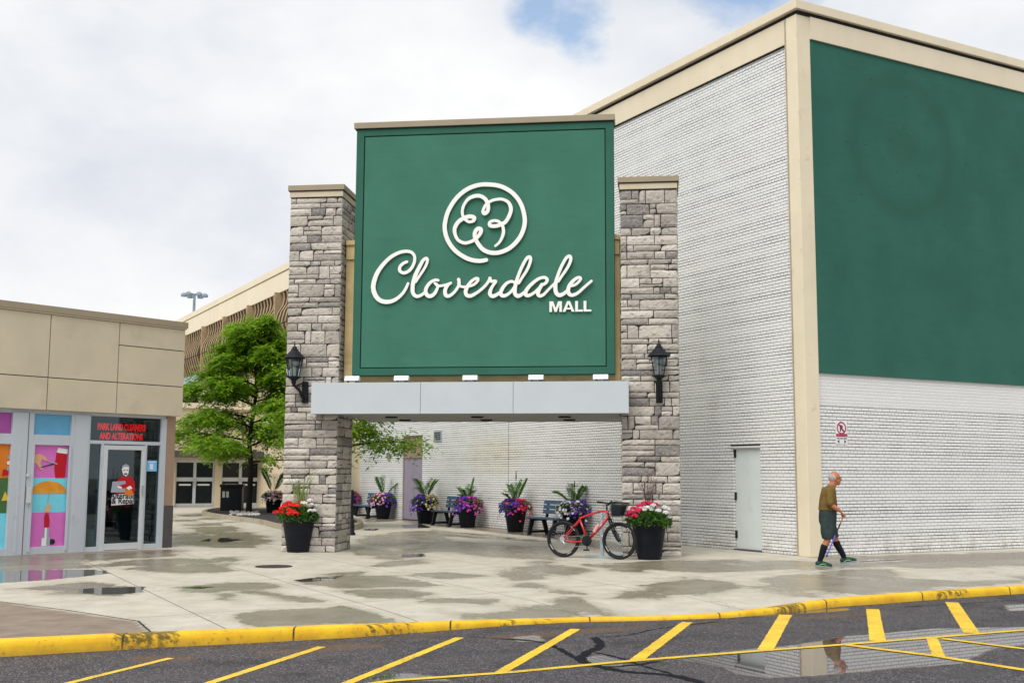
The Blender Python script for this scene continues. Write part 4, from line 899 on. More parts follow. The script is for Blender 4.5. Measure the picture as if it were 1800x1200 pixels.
# door picture: a tailor at a sewing machine, and the lettering
dw = MB(); q0 = X(218, 850)
def D(px, py): return P(px, py)
def decal(pts, mat, name, y=.012):
    q = MB(); q.prism([D(*p) for p in pts], y-.002, y); return q.build(name, mat, gdo, recalc=True)
decal([(203, 870), (205, 846), (214, 836), (222, 838), (230, 836), (237, 846), (238, 862), (232, 869), (215, 866)][::-1], M['p_red'], 'printed_shirt')
decal([(214, 824), (216, 819), (222, 817), (227, 822), (226, 832), (222, 837), (217, 834)][::-1], M['p_white'], 'printed_face', .008)
decal([(214, 824), (215, 818), (221, 815), (227, 818), (228, 824), (225, 820), (218, 820)][::-1], M['p_steel'], 'printed_hair', .004)
decal([(195, 865), (198, 846), (221, 845), (221, 850), (208, 853), (207, 858), (221, 858), (221, 865)][::-1], M['p_steel'], 'printed_machine', .008)
decal([(207, 853), (214, 855), (214, 859), (207, 857)][::-1], M['p_white'], 'printed_hand', .004)
decal([(222, 857), (229, 853), (233, 858), (226, 861)][::-1], M['p_white'], 'printed_hand', .004)
decal([(217.6, 831.5), (224.4, 831), (223, 833.8), (219.2, 834)][::-1], M['p_dark'], 'printed_smile', .004)
decal([(217, 825.5), (220, 825.2), (220, 826.6), (217, 826.8)][::-1], M['p_dark'], 'printed_eye', .004)
decal([(222.3, 825), (225.2, 824.8), (225.2, 826.2), (222.3, 826.4)][::-1], M['p_dark'], 'printed_eye', .004)
decal([(219, 860), (232, 861), (235, 868), (228, 872), (220, 868)][::-1], M['p_orange'], 'printed_cloth', .004)
decal([(196, 888), (197, 869), (212, 868), (236, 867), (236, 885)][::-1], M['sign_white'], 'printed_backing', .012)
q = MB(); x_, z_ = D(194, 876.0); q.text('Alterations', x_, z_, .17, .004, .003, bold=.003, sx=.95); x_, z_ = D(196, 885); q.text('& Repairs', x_, z_, .17, .004, .003, bold=.003, sx=.95); q.build('door_lettering', M['p_dark'], gdo)
b2 = MB(); x0_, z0_ = D(260, 828); x1_, z1_ = D(278, 809); b2.box(x0_, x1_, .044, .047, z0_, z1_); nt = b2.build('notice', M['notice'], shop)
b2 = MB(); b2.box(x0_+.07, x1_-.09, .041, .044, z0_+.04, z1_-.07); b2.box(x0_+.02, x1_-.03, .041, .044, z1_-.045, z1_-.03); b2.build('printed_text', M['sign_white'], nt)
# led board hung inside the transom
lb = empty('led_sign', FL.W(0, 0), FL.rz, 'black sign board with two lines of red light letters above the glazed shop door', 'sign')
x0_, z0_ = D(166, 776); x1_, z1_ = D(268, 739); b2 = MB(); b2.box(x0_, x1_, .09, .13, z0_, z1_-.02); b2.build('board', M['led_back'], lb)
b2 = MB(); xm = (x0_+x1_)/2; hh_ = (z1_-z0_)
b2.text('PARK LAND CLEANERS', xm, z0_+hh_*.53, hh_*.40, .085, .004, align='CENTER', bold=.005, sx=.86*(x1_-x0_)/(.40*hh_*10.6)); b2.text('AND ALTERATIONS', xm, z0_+hh_*.13, hh_*.40, .085, .004, align='CENTER', bold=.005, sx=.78*(x1_-x0_)/(.40*hh_*9.2)); b2.build('light_letters', M['led'], lb)
# shop interior
b2 = MB(); b2.box(-6, pxr-.3, 3.6, 3.7, 0, zbm); b2.box(-6, pxr-.3, .3, 3.6, .0, .012); b2.box(-6, pxr-.3, .15, 3.6, zbm-.05, zbm); b2.box(-6.1, -6, .2, 3.7, 0, zbm); b2.box(pxr-.32, pxr-.27, .42, 3.6, 0, zbm); b2.build('interior', M['int_wall'], shop)
b2 = MB()
for k in range(3):
    xx = x_l1-.1+k*.62; b2.box(xx, xx+.55, 1.6, 2.1, .42, .5); b2.box(xx, xx+.55, 2.1, 2.16, .5, .95); b2.box(xx+.02, xx+.06, 1.62, 2.1, 0, .42); b2.box(xx+.5, xx+.54, 1.62, 2.1, 0, .42)
b2.build('waiting_chairs', M['int_dark'], None, loc=FL.W(0, 0), rz=FL.rz, label='row of dark waiting chairs inside the shop behind the glazed door', cat='chairs')
b2 = MB(); b2.lathe([(.001, .0), (.13, 0), (.16, .38), (.15, .38), (.12, .03)], 16, (x_d0+.25, .8, .012)); b2.build('waste_bin', M['sign_white'], None, loc=FL.W(0, 0), rz=FL.rz, smooth=True, label='small pale waste bin inside the shop door', cat='bin')

# ------------------------------------------------------------------ stone pillars
PL = G(494, 969)
FG = Frame(PL, 97.2)
def ashlar(W, H, rr):
    """random coursed rubble: list of rects (x0,x1,z0,z1)"""
    out = []; z = 0
    while z < H-.03:
        h = min(rr.choice([.11, .13, .16, .19, .22, .27]), H-z)
        if H-z-h < .1: h = H-z
        x = 0
        while x < W-.02:
            w = rr.choice([.13, .22, .3, .38, .46, .55, .65]); w = min(w, W-x)
            if W-x-w < .12: w = W-x
            if h > .18 and rr.random() < .4:
                s_ = rr.choice([.35, .5, .62]); out.append((x, x+w, z, z+h*s_))
                if w > .35 and rr.random() < .6:
                    c = x+w*rr.uniform(.3, .7); out += [(x, c, z+h*s_, z+h), (c, x+w, z+h*s_, z+h)]
                else: out.append((x, x+w, z+h*s_, z+h))
            else: out.append((x, x+w, z, z+h))
            x += w
        z += h
    return out
def stones(mb, W, H, T, rr, g=.008):
    for (x0, x1, z0, z1) in ashlar(W, H, rr):
        x0 += g; x1 -= g; z0 += g; z1 -= g
        mb.tone = min(1, max(0, rr.gauss(.55, .34))); nx = max(3, int((x1-x0)/.045)); nz = max(3, int((z1-z0)/.04)); amp = rr.uniform(.006, .020); tilt = rr.uniform(-.012, .012); tz = rr.uniform(-.012, .012)
        vs = []
        for j in range(nz+1):
            for i in range(nx+1):
                u, v = i/nx, j/nz; e_ = min(u*(x1-x0), (1-u)*(x1-x0), v*(z1-z0), (1-v)*(z1-z0))
                o_ = .004+amp*min(1, e_/.03)+rr.uniform(-.005, .005)*(1 if e_ > .001 else 0)+tilt*(u-.5)+tz*(v-.5)
                jx_ = rr.uniform(-.003, .003) if e_ < .001 else 0
                vs.append(T(x0+(x1-x0)*u+jx_, -o_, z0+(z1-z0)*v+jx_))
        fs = [(j*(nx+1)+i, j*(nx+1)+i+1, (j+1)*(nx+1)+i+1, (j+1)*(nx+1)+i) for j in range(nz) for i in range(nx)]
        # skirts
        ring = [i for i in range(nx+1)]+[j*(nx+1)+nx for j in range(1, nz+1)]+[nz*(nx+1)+i for i in range(nx-1, -1, -1)]+[j*(nx+1) for j in range(nz-1, 0, -1)]
        b0 = len(vs)
        for r_ in ring:
            i, j = r_ % (nx+1), r_//(nx+1); vs.append(T(x0+(x1-x0)*i/nx, .03, z0+(z1-z0)*j/nz))
        n = len(ring)
        fs += [(ring[(k+1) % n], ring[k], b0+k, b0+(k+1) % n) for k in range(n)]
        mb._add(vs, fs)
    mb.tone = 0
def pillar(x0, x1, dep, H, seed, label):
    rr = random.Random(seed); root = empty('stone_pillar', FG.W(x0, 0), FG.rz, label, 'pillar', 'stone pillars either side of the gateway')
    W = x1-x0; Hs = H-.27
    c = MB(); c.box(.0, W, .0, dep, 0, Hs+.02); c.build('mortar_core', M['mortar'], root)
    s_ = MB(); e = .012
    stones(s_, W+2*e, Hs, lambda x, y, z: (x-e, y, z), rr)
    stones(s_, W+2*e, Hs, lambda x, y, z: (W-x+e, dep-y, z), rr)
    stones(s_, dep, Hs, lambda x, y, z: (W-y, x, z), rr)
    stones(s_, dep, Hs, lambda x, y, z: (y, dep-x, z), rr)
    s_.build('stone_facing', M['stone'], root)
    k = MB(); k.box(-.02, W+.02, -.035, dep+.02, Hs+.02, Hs+.14); k.build('cap_slab', M['conc_panel'], root, bevel=.005)
    k = MB(); k.box(-.055, W+.055, -.07, dep+.055, Hs+.155, Hs+.27); k.build('coping', M['cap'], root, bevel=.008)
    k = MB(); k.box(-.04, W+.04, -.055, dep+.04, Hs+.14, Hs+.155); k.build('coping_gap', M['seam'], root)
    return root
lx0, lx1 = FG.P(495, 960)[0], FG.P(588, 960)[0]
rx0, rx1 = FG.P(1095, 970)[0], FG.P(1197, 970)[0]
HL = FG.P(560, 326)[1]; HR = FG.P(1145, 311)[1]; PD = 1.15
pillar(lx0, lx1, PD, HL, 3, 'left rock-faced stone pillar with brown coping, beside the tree')
pillar(rx0, rx1, PD, HR, 9, 'right rock-faced stone pillar with brown coping, behind the bicycle wheel')

# portal wall, sign and canopy
pw = MB(); zt_p = FG.P(612, 432, -.3)[1]; zb_p = 2.95
pwall = empty('portal_wall', FG.W(0, 0), FG.rz, 'tan stucco wall spanning between the stone pillars behind the green sign', 'wall')
pw.box(lx1+.03, rx0-.03, .30, .95, zb_p, zt_p); pw.build('stucco_wall', M['stucco'], pwall)
pw = MB(); zl_ = zt_p-.35
pw.box(lx1+.035, rx0-.035, .26, .99, zt_p-.30, zt_p); pw.box(lx1+.035, rx0-.035, .22, 1.0, zt_p, zt_p+.10); pw.build('moulded_cap', M['stucco'], pwall, bevel=.006)

sg = empty('gateway_sign', FG.W(0, 0), FG.rz, 'big square green sign with white clover emblem and script lettering above the canopy', 'sign')
SO = .0
P = lambda x, y: FG.P(x, y, SO)
sL = P(623, 440)[0]; sR = P(1079.5, 440)[0]; sT = P(850, 221)[1]; sB = P(850, 658)[1]; cT = P(850, 211)[1]
b2 = MB(); b2.box(sL, sR, SO+.07, .30, sB, sT); b2.build('sign_box', M['green_dk'], sg)
iL = sL+.16; iR = sR-.16; iT = sT-.14; iB = sB+.14
b2 = MB(); b2.box(sL, iL, .0, .069, sB, sT); b2.box(iR, sR, .0, .069, sB, sT); b2.box(iL, iR, .0, .069, iT, sT); b2.box(iL, iR, .0, .069, sB, iB); b2.build('sign_border', M['green_dk'], sg, bevel=.004)
b2 = MB(); b2.box(iL+.02, iR-.02, .012, .069, iB+.02, iT-.02); b2.build('sign_panel', M['green'], sg, bevel=.003)
b2 = MB(); b2.box(iL, iR, .045, .0695, iB, iT); b2.build('reveal', M['seam'], sg)
b2 = MB(); b2.box(sL-.05, sR+.03, -.05, .36, sT+.015, cT+.02); b2.build('coping', M['cap'], sg, bevel=.006)
b2 = MB(); b2.box(sL-.02, sR+.01, -.02, .33, sT, sT+.015); b2.build('coping_gap', M['seam'], sg)
def zoomA(p): return (640+p[0]/8.182, 430+p[1]/8.182)
def zoomB(p): return (840+p[0]/8.182, 430+p[1]/8.182)
def zoomC(p): return (770+p[0]/7.5, 310+p[1]/7.5)
def stroke(mb, pts, zf_, w, y, lift=.004, depth=.03):
    q = spline([P(*zf_(p)) for p in pts], 8); n = len(q)
    if isinstance(w, (int, float)): ws = [w]*n
    else: ws = list(np.interp(np.linspace(0, 1, n), np.linspace(0, 1, len(w)), w))
    mb.ribbon([(a, b_) for a, b_ in q], ws, y, depth, lift)
YO = -.035; px = .0117
S = [('A', [(620, 250), (565, 275), (520, 325), (520, 380), (575, 410), (650, 380), (705, 310), (732, 230), (725, 160), (680, 112), (600, 100), (500, 122), (380, 190), (270, 300), (190, 420), (145, 550), (140, 650), (180, 750), (250, 810), (350, 825), (450, 795), (540, 725), (600, 645), (637, 562)], [4.8, 5.5, 5.6, 5.2, 5.2, 5.8, 6.6, 8, 8, 7.4, 5.5, 4.6]),
     ('A', [(745, 540), (800, 455), (870, 350), (908, 270), (915, 215), (893, 202), (850, 235), (795, 335), (745, 440), (712, 545), (702, 640), (712, 705), (755, 745), (815, 735), (880, 690)], [4.4, 4.4, 5, 5.8, 7, 7, 6, 4.6]),
     ('A', [(1070, 515), (1015, 515), (945, 560), (895, 640), (898, 710), (945, 745), (1010, 715), (1055, 640), (1062, 590), (1025, 560)], [4.6, 5.4, 6.8, 6.6, 5, 4.6]),
     ('A', [(1025, 560), (1060, 592), (1120, 595), (1200, 575), (1252, 555)], [4.4, 4.6, 4.2, 4.2]),
     ('A', [(1252, 555), (1205, 590), (1170, 660), (1180, 728), (1225, 742), (1290, 700), (1345, 630), (1372, 570), (1365, 505)], [4.4, 6.4, 6.8, 5, 5, 6]),
     ('A', [(1362, 560), (1390, 600), (1440, 612), (1500, 606), (1580, 580), (1635, 530), (1640, 493), (1600, 495), (1540, 540), (1490, 610), (1465, 680), (1485, 732), (1540, 740), (1620, 700), (1700, 640), (1764, 575), (1808, 510), (1815, 488)], [4.4, 4.4, 4.4, 5, 5, 6.6, 6.6, 5, 4.8, 5.6]),
     ('B', [(178, 492), (195, 530), (262, 530), (222, 590), (190, 650), (178, 710), (210, 745), (265, 730), (325, 690)], [6, 5, 5, 6.6, 6.6, 5]),
     ('B', [(540, 555), (490, 533), (420, 560), (360, 630), (332, 700), (360, 738), (420, 728), (490, 670), (545, 590)], [4.6, 5, 6.2, 6.8, 5, 4.4]),
     ('B', [(590, 560), (640, 480), (710, 370), (752, 270), (762, 205), (742, 182), (700, 212), (640, 320), (590, 440), (552, 560), (535, 650), (540, 710), (575, 742), (625, 728), (685, 680)], [4.4, 5, 5.6, 5.4, 5.4, 7, 7, 5]),
     ('B', [(942, 580), (985, 550), (1000, 505), (960, 477), (880, 495), (790, 560), (715, 640), (688, 705), (715, 738), (780, 718), (850, 665), (918, 588)], [5, 5.6, 5, 6.2, 6.8, 5, 4.6]),
     ('B', [(925, 580), (885, 650), (868, 712), (895, 742), (950, 722), (1020, 650), (1100, 570)], [6, 6.6, 6, 4.4, 4.2]),
     ('B', [(1160, 535), (1215, 450), (1290, 340), (1332, 250), (1338, 195), (1315, 172), (1270, 205), (1210, 310), (1160, 430), (1127, 540), (1118, 630), (1132, 700), (1175, 732), (1235, 712), (1290, 665)], [4.4, 5, 5.6, 5.4, 5.4, 7, 7, 5]),
     ('B', [(1310, 605), (1390, 588), (1455, 540), (1482, 492), (1450, 478), (1390, 512), (1330, 580), (1302, 650), (1312, 708), (1360, 732), (1440, 700), (1530, 620), (1635, 530)], [4.4, 4.4, 5, 6.4, 6.8, 5, 4.4])]
mb = MB()
for k, (zz_, pts, w) in enumerate(S): stroke(mb, pts, zoomA if zz_ == 'A' else zoomB, [q*px for q in w], YO-.0023*k)
mb.build('script_lettering', M['white_sign'], sg, recalc=True)
mb = MB(); EM = [(640, 1105), (540, 1118), (400, 1090), (250, 1000), (150, 880), (100, 750), (95, 620), (140, 460), (240, 300), (380, 180), (540, 120), (700, 115), (850, 145), (990, 230), (1090, 360), (1140, 520), (1140, 660), (1080, 810), (960, 940), (820, 1005), (700, 1010), (600, 970), (530, 890), (492, 810), (492, 740), (530, 695), (568, 705), (560, 760), (500, 830), (430, 868), (350, 883), (270, 845), (230, 770), (225, 690), (270, 610), (340, 560), (420, 535), (480, 550), (470, 592), (410, 605), (350, 560), (325, 490), (340, 400), (400, 310), (480, 270), (560, 267), (630, 310), (665, 390), (658, 465), (620, 498), (597, 470), (630, 390), (690, 340), (760, 315), (850, 310), (930, 350), (965, 430), (950, 510), (900, 600), (840, 640), (760, 663), (692, 655), (690, 612), (740, 592), (800, 602), (850, 650), (868, 730), (850, 810), (810, 880), (760, 925)]
stroke(mb, EM, zoomC, [q*px for q in ([6.4]+[7.4]*16+[7]*4+[5.6]*4+[7]*4+[5]*4+[6.6]*5+[5]*4+[6.6]*5+[5]*3+[5.8, 4.6, 3.8])], YO, lift=.03)
mb.build('clover_emblem', M['white_sign'], sg, recalc=True)
mb = MB(); mx0, mz0 = P(966, 548.6); mx1, mz1 = P(1039.5, 529)
hgt = (mz1-mz0); sxx = (mx1-mx0)/3.17; ux = mx0
for (wd_l, polys) in ((.95, [[(0, 0), (.2, 0), (.2, .68), (.40, 0), (.55, 0), (.75, .68), (.75, 0), (.95, 0), (.95, 1), (.66, 1), (.475, .35), (.29, 1), (0, 1)]]),
                     (.90, [[(0, 0), (.21, 0), (.45, .76), (.69, 0), (.90, 0), (.56, 1), (.34, 1)], [(.25, .22), (.65, .22), (.60, .38), (.30, .38)]]),
                     (.58, [[(0, 0), (.58, 0), (.58, .18), (.21, .18), (.21, 1), (0, 1)]]), (.58, [[(0, 0), (.58, 0), (.58, .18), (.21, .18), (.21, 1), (0, 1)]])):
    for k, pl in enumerate(polys): mb.prism([(ux+x*sxx, mz0+z*hgt) for x, z in pl], YO+.002*k, YO+.03-.002*k)
    ux += (wd_l+.053)*sxx
mb.build('block_lettering', M['white_sign'], sg, recalc=True)

# canopy
cf = .38
canopy = empty('entrance_canopy', FG.W(0, 0), FG.rz, 'long pale grey metal canopy box spanning between the stone pillars', 'canopy')
P2 = lambda x, y: FG.P(x, y, cf)
cxl, cxr = P2(546.5, 700)[0], P2(1105.5, 700)[0]; czt = P2(830, 671)[1]; czb = P2(830, 726.5)[1]
s1, s2 = P2(739, 700)[0], P2(902, 700)[0]
b2 = MB()
for a, b_ in ((cxl, s1), (s1, s2), (s2, cxr)): b2.box(a+.004, b_-.004, -cf, -cf+.03, czb, czt)
b2.build('front_panels', M['panel_white'], canopy, bevel=.004)
b2 = MB(); b2.box(cxl, cxr-.005, -cf+.03, -.05, czb+.003, czt-.003); b2.box(lx1+.05, rx0-.045, -.05, 3.0, czb+.003, czt-.003); b2.build('canopy_frame', M['panel_white'], canopy)
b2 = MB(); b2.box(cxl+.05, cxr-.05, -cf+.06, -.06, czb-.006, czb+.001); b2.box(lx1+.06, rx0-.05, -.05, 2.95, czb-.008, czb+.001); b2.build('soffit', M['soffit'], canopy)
for k, (xx, yy) in enumerate([(xx, yy) for yy in (.6, 1.9) for xx in (-1.9, -.1, 1.7)]):
    cxm = (lx1+rx0)/2; b2 = MB(); b2.lathe([(.001, 0), (.11, 0), (.11, -.02), (.13, -.025), (.13, 0.0)], 20, (cxm+xx, yy, czb-.008)); b2.build('recessed_light', M['seam'], canopy)
# floodlights on the canopy
FLpos = [(604, 631), (691, 718), (812, 839), (928, 955), (1042, 1069)]
def flood(x, label):
    r = empty('floodlight', FG.W(x, -cf+.10, czt), FG.rz, label, 'floodlight', 'floodlights along the canopy top')
    a = MB(); a.hexa([(-.15, 0, .05), (.15, 0, .05), (.15, .12, .03), (-.15, .12, .03), (-.15, .06, .15), (.15, .06, .15), (.15, .16, .12), (-.15, .16, .12)]); a.build('lamp_housing', M['white_metal'], r, bevel=.008)
    
    for p in ((-.10, -.07, .03, .10, -.003, .06), (.07, .10, .03, .10, -.003, .06)): a = MB(); a.box(*p); a.build('bracket', M['grey_base'], r)
    a = MB(); a.box(.12, .19, .02, .08, -.003, .035); a.build('junction_box', M['grey_base'], r); return r
fl_labels = ['leftmost white floodlight on the canopy top, beside the left stone pillar', 'second white floodlight from the left on the canopy top', 'middle white floodlight on the canopy top below the lettering', 'fourth white floodlight from the left on the canopy top', 'rightmost white floodlight on the canopy top, beside the right stone pillar']
for (a, b_), l in zip(FLpos, fl_labels): flood(FG.P((a+b_)/2, 665, cf-.1)[0], l)

# wall lanterns
def lantern(px_, py_base, label, side=1):
    x, z = FG.P(px_, py_base, .03); r = empty('wall_lantern', FG.W(x, -.03, z), FG.rz, label, 'lantern', 'black wall lanterns on the stone pillars')
    return r
def lantern_parts(r, dx, dy):
    # root: bottom of wall plate; light body centre displaced by (dx,dy)
    a = MB(); a.box(-.075, .075, -.03, .0, .0, .50); a.box(-.06, .06, -.05, -.03, .03, .47); a.build('wall_plate', M['black'], r, bevel=.008)
    a = MB(); pts = spline([(0, -.04, .08), (dx*.2, dy*.35-.02, .14), (dx*.45, dy*.6, .28), (dx*.8, dy*.9, .36), (dx, dy, .44)], 6); a.tube(pts, [.035-.012*abs(i/len(pts)-.4) for i in range(len(pts))], 8)
    a.tube(spline([(0, -.04, .42), (dx*.3, dy*.4, .44), (dx*.7, dy*.8, .40)], 5), .018, 8); a.build('scroll_arm', M['black'], r, smooth=True)
    c = (dx, dy, 0)
    a = MB(); a.lathe([(.001, .36), (.03, .37), (.035, .42), (.06, .46), (.055, .50), (.09, .54), (.15, .57), (.155, .585), (.001, .585)], 16, c); a.build('base_cup', M['black'], r, smooth=True)
    a = MB(); n = 6; zb_, zt_ = .585, 1.02; rb, rt = .115, .20
    for k in range(n):
        t0 = 2*math.pi*(k+.5)/n; a.tube([(dx+rb*math.cos(t0), dy+rb*math.sin(t0), zb_), (dx+rt*math.cos(t0), dy+rt*math.sin(t0), zt_)], .012, 5)
    a.lathe([(rb-.01, .585), (rb+.02, .585), (rb+.02, .605), (rb-.01, .605)], 6, c, a0=math.pi/6); a.lathe([(rt-.02, 1.0), (rt+.015, 1.0), (rt+.015, 1.03), (rt-.02, 1.03)], 6, c, a0=math.pi/6); a.build('cage', M['black'], r)
    a = MB(); vs = []
    for k in range(6):
        t0 = 2*math.pi*(k+.5)/6; vs += [(dx+(rb-.004)*math.cos(t0), dy+(rb-.004)*math.sin(t0), zb_+.01), (dx+(rt-.004)*math.cos(t0), dy+(rt-.004)*math.sin(t0), zt_-.01)]
    a._add(vs, [(2*k, (2*k+2) % 12, (2*k+3) % 12, 2*k+1) for k in range(6)]); a.build('glass', M['lamp_glass'], r)
    a = MB(); a.lathe([(.001, .60), (.045, .60), (.05, .80), (.03, .82), (.001, .82)], 14, c); a.build('candle_tube', M['p_white'], r, smooth=True)
    a = MB(); a.lathe([(.001, .93), (.10, .93), (.11, .86), (.12, .86), (.12, .95), (.001, .99)], 14, c); a.build('reflector', M['galv'], r, smooth=True)
    a = MB(); a.lathe([(.255, 1.02), (.262, 1.03), (.25, 1.05), (.20, 1.09), (.13, 1.17), (.085, 1.215), (.085, 1.24), (.06, 1.25), (.05, 1.29), (.03, 1.31), (.001, 1.32)], 24, c); a.lathe([(.001, 1.03), (.25, 1.025)], 24, c); a.build('hood', M['black'], r, smooth=True)
    a = MB(); a.lathe([(.018, 1.30), (.012, 1.33), (.022, 1.355), (.012, 1.385), (.004, 1.42), (.001, 1.43)], 10, c); a.build('finial', M['black'], r, smooth=True)
# sizes: scale so that the whole lantern spans its pixels
l1 = lantern(536, 708, 'black lantern with flared hood on the left stone pillar')
lantern_parts(l1, -.20, -.26)
l2 = lantern(1159, 708, 'black lantern with flared hood on the right stone pillar')
lantern_parts(l2, .0, -.30)
for l_, (pt, pb) in ((l1, (601, 708)), (l2, (597, 708))):
    k = 0.87; l_.scale = (k, k, k)

# ------------------------------------------------------------------ plants
def petal_flower(mb, p, nrm, r, rr):
    nrm = Vector(nrm).normalized(); u = nrm.orthogonal().normalized(); w = nrm.cross(u); p = Vector(p); mb.tone = rr.random(); n = 5; ph = rr.random()*6
    vs = [p-nrm*r*.25]
    for k in range(2*n):
        a = ph+math.pi*k/n; q = r if k % 2 == 0 else r*.72; vs.append(p+(u*math.cos(a)+w*math.sin(a))*q)
    mb._add(vs, [(0, 1+k, 1+(k+1) % (2*n)) for k in range(2*n)])
def frond(mb, p, az, L, lift, droop, rr, lw=.3):
    d = Vector((math.cos(az), math.sin(az), 0)); pts = []
    n = 14
    for i in range(n+1):
        s = i/n; pts.append(Vector(p)+d*(L*s*math.cos(lift)*(1-.15*s))+Vector((0, 0, L*(math.sin(lift)*s-droop*s*s))))
    mb.tone = .5; mb.tube(pts, [.009*(1-.8*i/n) for i in range(n+1)], 4)
    for i in range(3, n+1):
        for k in (0, .5):
            s = min(1, (i+k)/n); q = pts[i].lerp(pts[min(n, i+1)], k); t = (pts[min(i+1, n)]-pts[i-1]).normalized(); sd_ = t.cross(Vector((0, 0, 1))).normalized()
            ll = lw*L*math.sin(math.pi*min(1, max(.12, s*.95)))**.6
            for sg_ in (-1, 1):
                mb.tone = min(1, max(0, rr.gauss(.5, .28))); dd = (t*.75+sd_*sg_*.8+Vector((0, 0, rr.uniform(-.15, .3)))).normalized()
                mb.leaf(q, dd, Vector((0, 0, 1))+t*.2, ll*rr.uniform(.8, 1.1), .028)
POTPROF = [(.20, 0), (.215, .02), (.325, .69), (.335, .70), (.34, .75), (.31, .75), (.30, .70), (.28, .66), (.001, .66)]
def pot(r, sc=1.0):
    a = MB(); a.lathe([(q*sc, h*sc) for q, h in POTPROF], 36); a.build('pot', M['black_pl'], r, smooth=True)
    a = MB(); a.lathe([(.001, .70*sc), (.30*sc, .69*sc)], 24); a.build('soil', M['soil'], r)
def planting(r, seed, sc, mix, palm=True, spill=.12, fr=(7, .62), spike=None):
    rr = random.Random(seed); lf = MB(); meshes = {}
    R0 = .34*sc
    for k in range(900):
        a = rr.uniform(0, 2*math.pi); q = R0*1.25*math.sqrt(rr.random()); z = .72*sc+rr.uniform(0, .17)*sc*(1.15-q/(R0*1.6))
        if q > R0: z -= rr.uniform(0, spill)
        lf.tone = rr.random(); d = Vector((math.cos(a)+rr.uniform(-.7, .7), math.sin(a)+rr.uniform(-.7, .7), rr.uniform(-.3, .9)))
        lf.leaf((q*math.cos(a), q*math.sin(a), z), d, (rr.uniform(-1, 1), rr.uniform(-1, 1), 1), .075*rr.uniform(.7, 1.3), .045)
    lf.build('foliage', M['leaf'], r, kind='stuff')
    tot = 430
    for k in range(tot):
        a = rr.uniform(0, 2*math.pi); q = R0*1.5*math.sqrt(rr.random()); 
        # colour chosen by sector so colours clump
        s_ = (a/(2*math.pi)*len(mix)*1.0+rr.gauss(0, .35)) % len(mix); col = mix[int(s_)]
        z = .80*sc+rr.uniform(.0, .11)*sc
        if q > R0*.95: z -= (q-R0*.95)*rr.uniform(.3, 1.9)*1.2+rr.uniform(0, spill)
        n_ = Vector((math.cos(a)*q/R0*1.2, math.sin(a)*q/R0*1.2, .9+rr.uniform(-.3, .3)))
        petal_flower(meshes.setdefault(col, MB()), (q*math.cos(a), q*math.sin(a), z), n_, .040*rr.uniform(.7, 1.25), rr)
    for c, mb_ in meshes.items(): mb_.build('flowers', M[c], r, kind='stuff')
    if palm:
        pmb = MB(); n = fr[0]; a0 = rr.random()*6
        for k in range(n):
            frond(pmb, (rr.uniform(-.03, .03), rr.uniform(-.03, .03), .72*sc), a0+2*math.pi*k/n+rr.uniform(-.3, .3), fr[1]*1.42*rr.uniform(.7, 1.12), rr.uniform(.85, 1.35), rr.uniform(.12, .45), rr)
        pmb.build('palm', M['palm'], r)
    if spike:
        s_ = MB(); s_.tube([(0, 0, .7), (.01, 0, .7+spike*.75)], .005, 5); s_.tube([(.01, 0, .7+spike*.72), (.012, 0, .7+spike*.8), (.012, 0, .7+spike)], [.008, .02, .008], 6); s_.build('seed_head', M['bark'], r)
pots = [  # px, base y, label, mix, fronds, spike
    (672, 912, 'black planter with V-shaped palm and purple flowers, left of the lilac door', ['f_purple', 'f_magenta', 'f_pink', 'f_purple'], (5, .66), None),
    (746, 920, 'black planter with palm, cream and orange flowers before the lilac door', ['f_orange', 'f_purple', 'f_purple', 'f_cream'], (8, .72), None),
    (821, 927, 'black planter with low bushy palm, next right of the lilac door bench', ['f_magenta', 'f_pink', 'f_purple', 'f_magenta'], (9, .58), None),
    (906, 935, 'black planter with tall dark seed head above its palm and crimson flowers', ['f_white', 'f_purple', 'f_purple', 'f_crimson'], (8, .66), .98),
    (1010, 943, 'black planter with palm and white and purple flowers, right behind the bicycle', ['f_purple', 'f_white', 'f_white', 'f_purple'], (8, .68), .72)]
PW = []
pgroup = 'black flower planters along the brick wall'
for k, (x, y, lab, mix, fr, spk) in enumerate(pots):
    g_ = G(x, y); g_ = g_+Vector((0, .2, 0)); r = empty('planter', g_, .0, lab, 'planter', pgroup); pot(r); planting(r, 20+k, 1.0, mix, True, .16, fr, spk); PW.append(g_)
g_ = G(612, 906); r = empty('planter', g_, .4, 'black planter with magenta flowers mostly hidden behind the left stone pillar', 'planter', pgroup); pot(r); planting(r, 31, 1.0, ['f_magenta', 'f_magenta', 'f_purple', 'f_magenta'], False, .14)
g_ = G(478, 905); r = empty('planter', g_+Vector((0, .2, .0)), 1.4, 'black planter with pale pink and purple flowers between the tree and left stone pillar', 'planter'); pot(r, 1.02); planting(r, 33, 1.0, ['f_purple', 'f_white', 'f_pink', 'f_white'], True, .12, (6, 1.0))

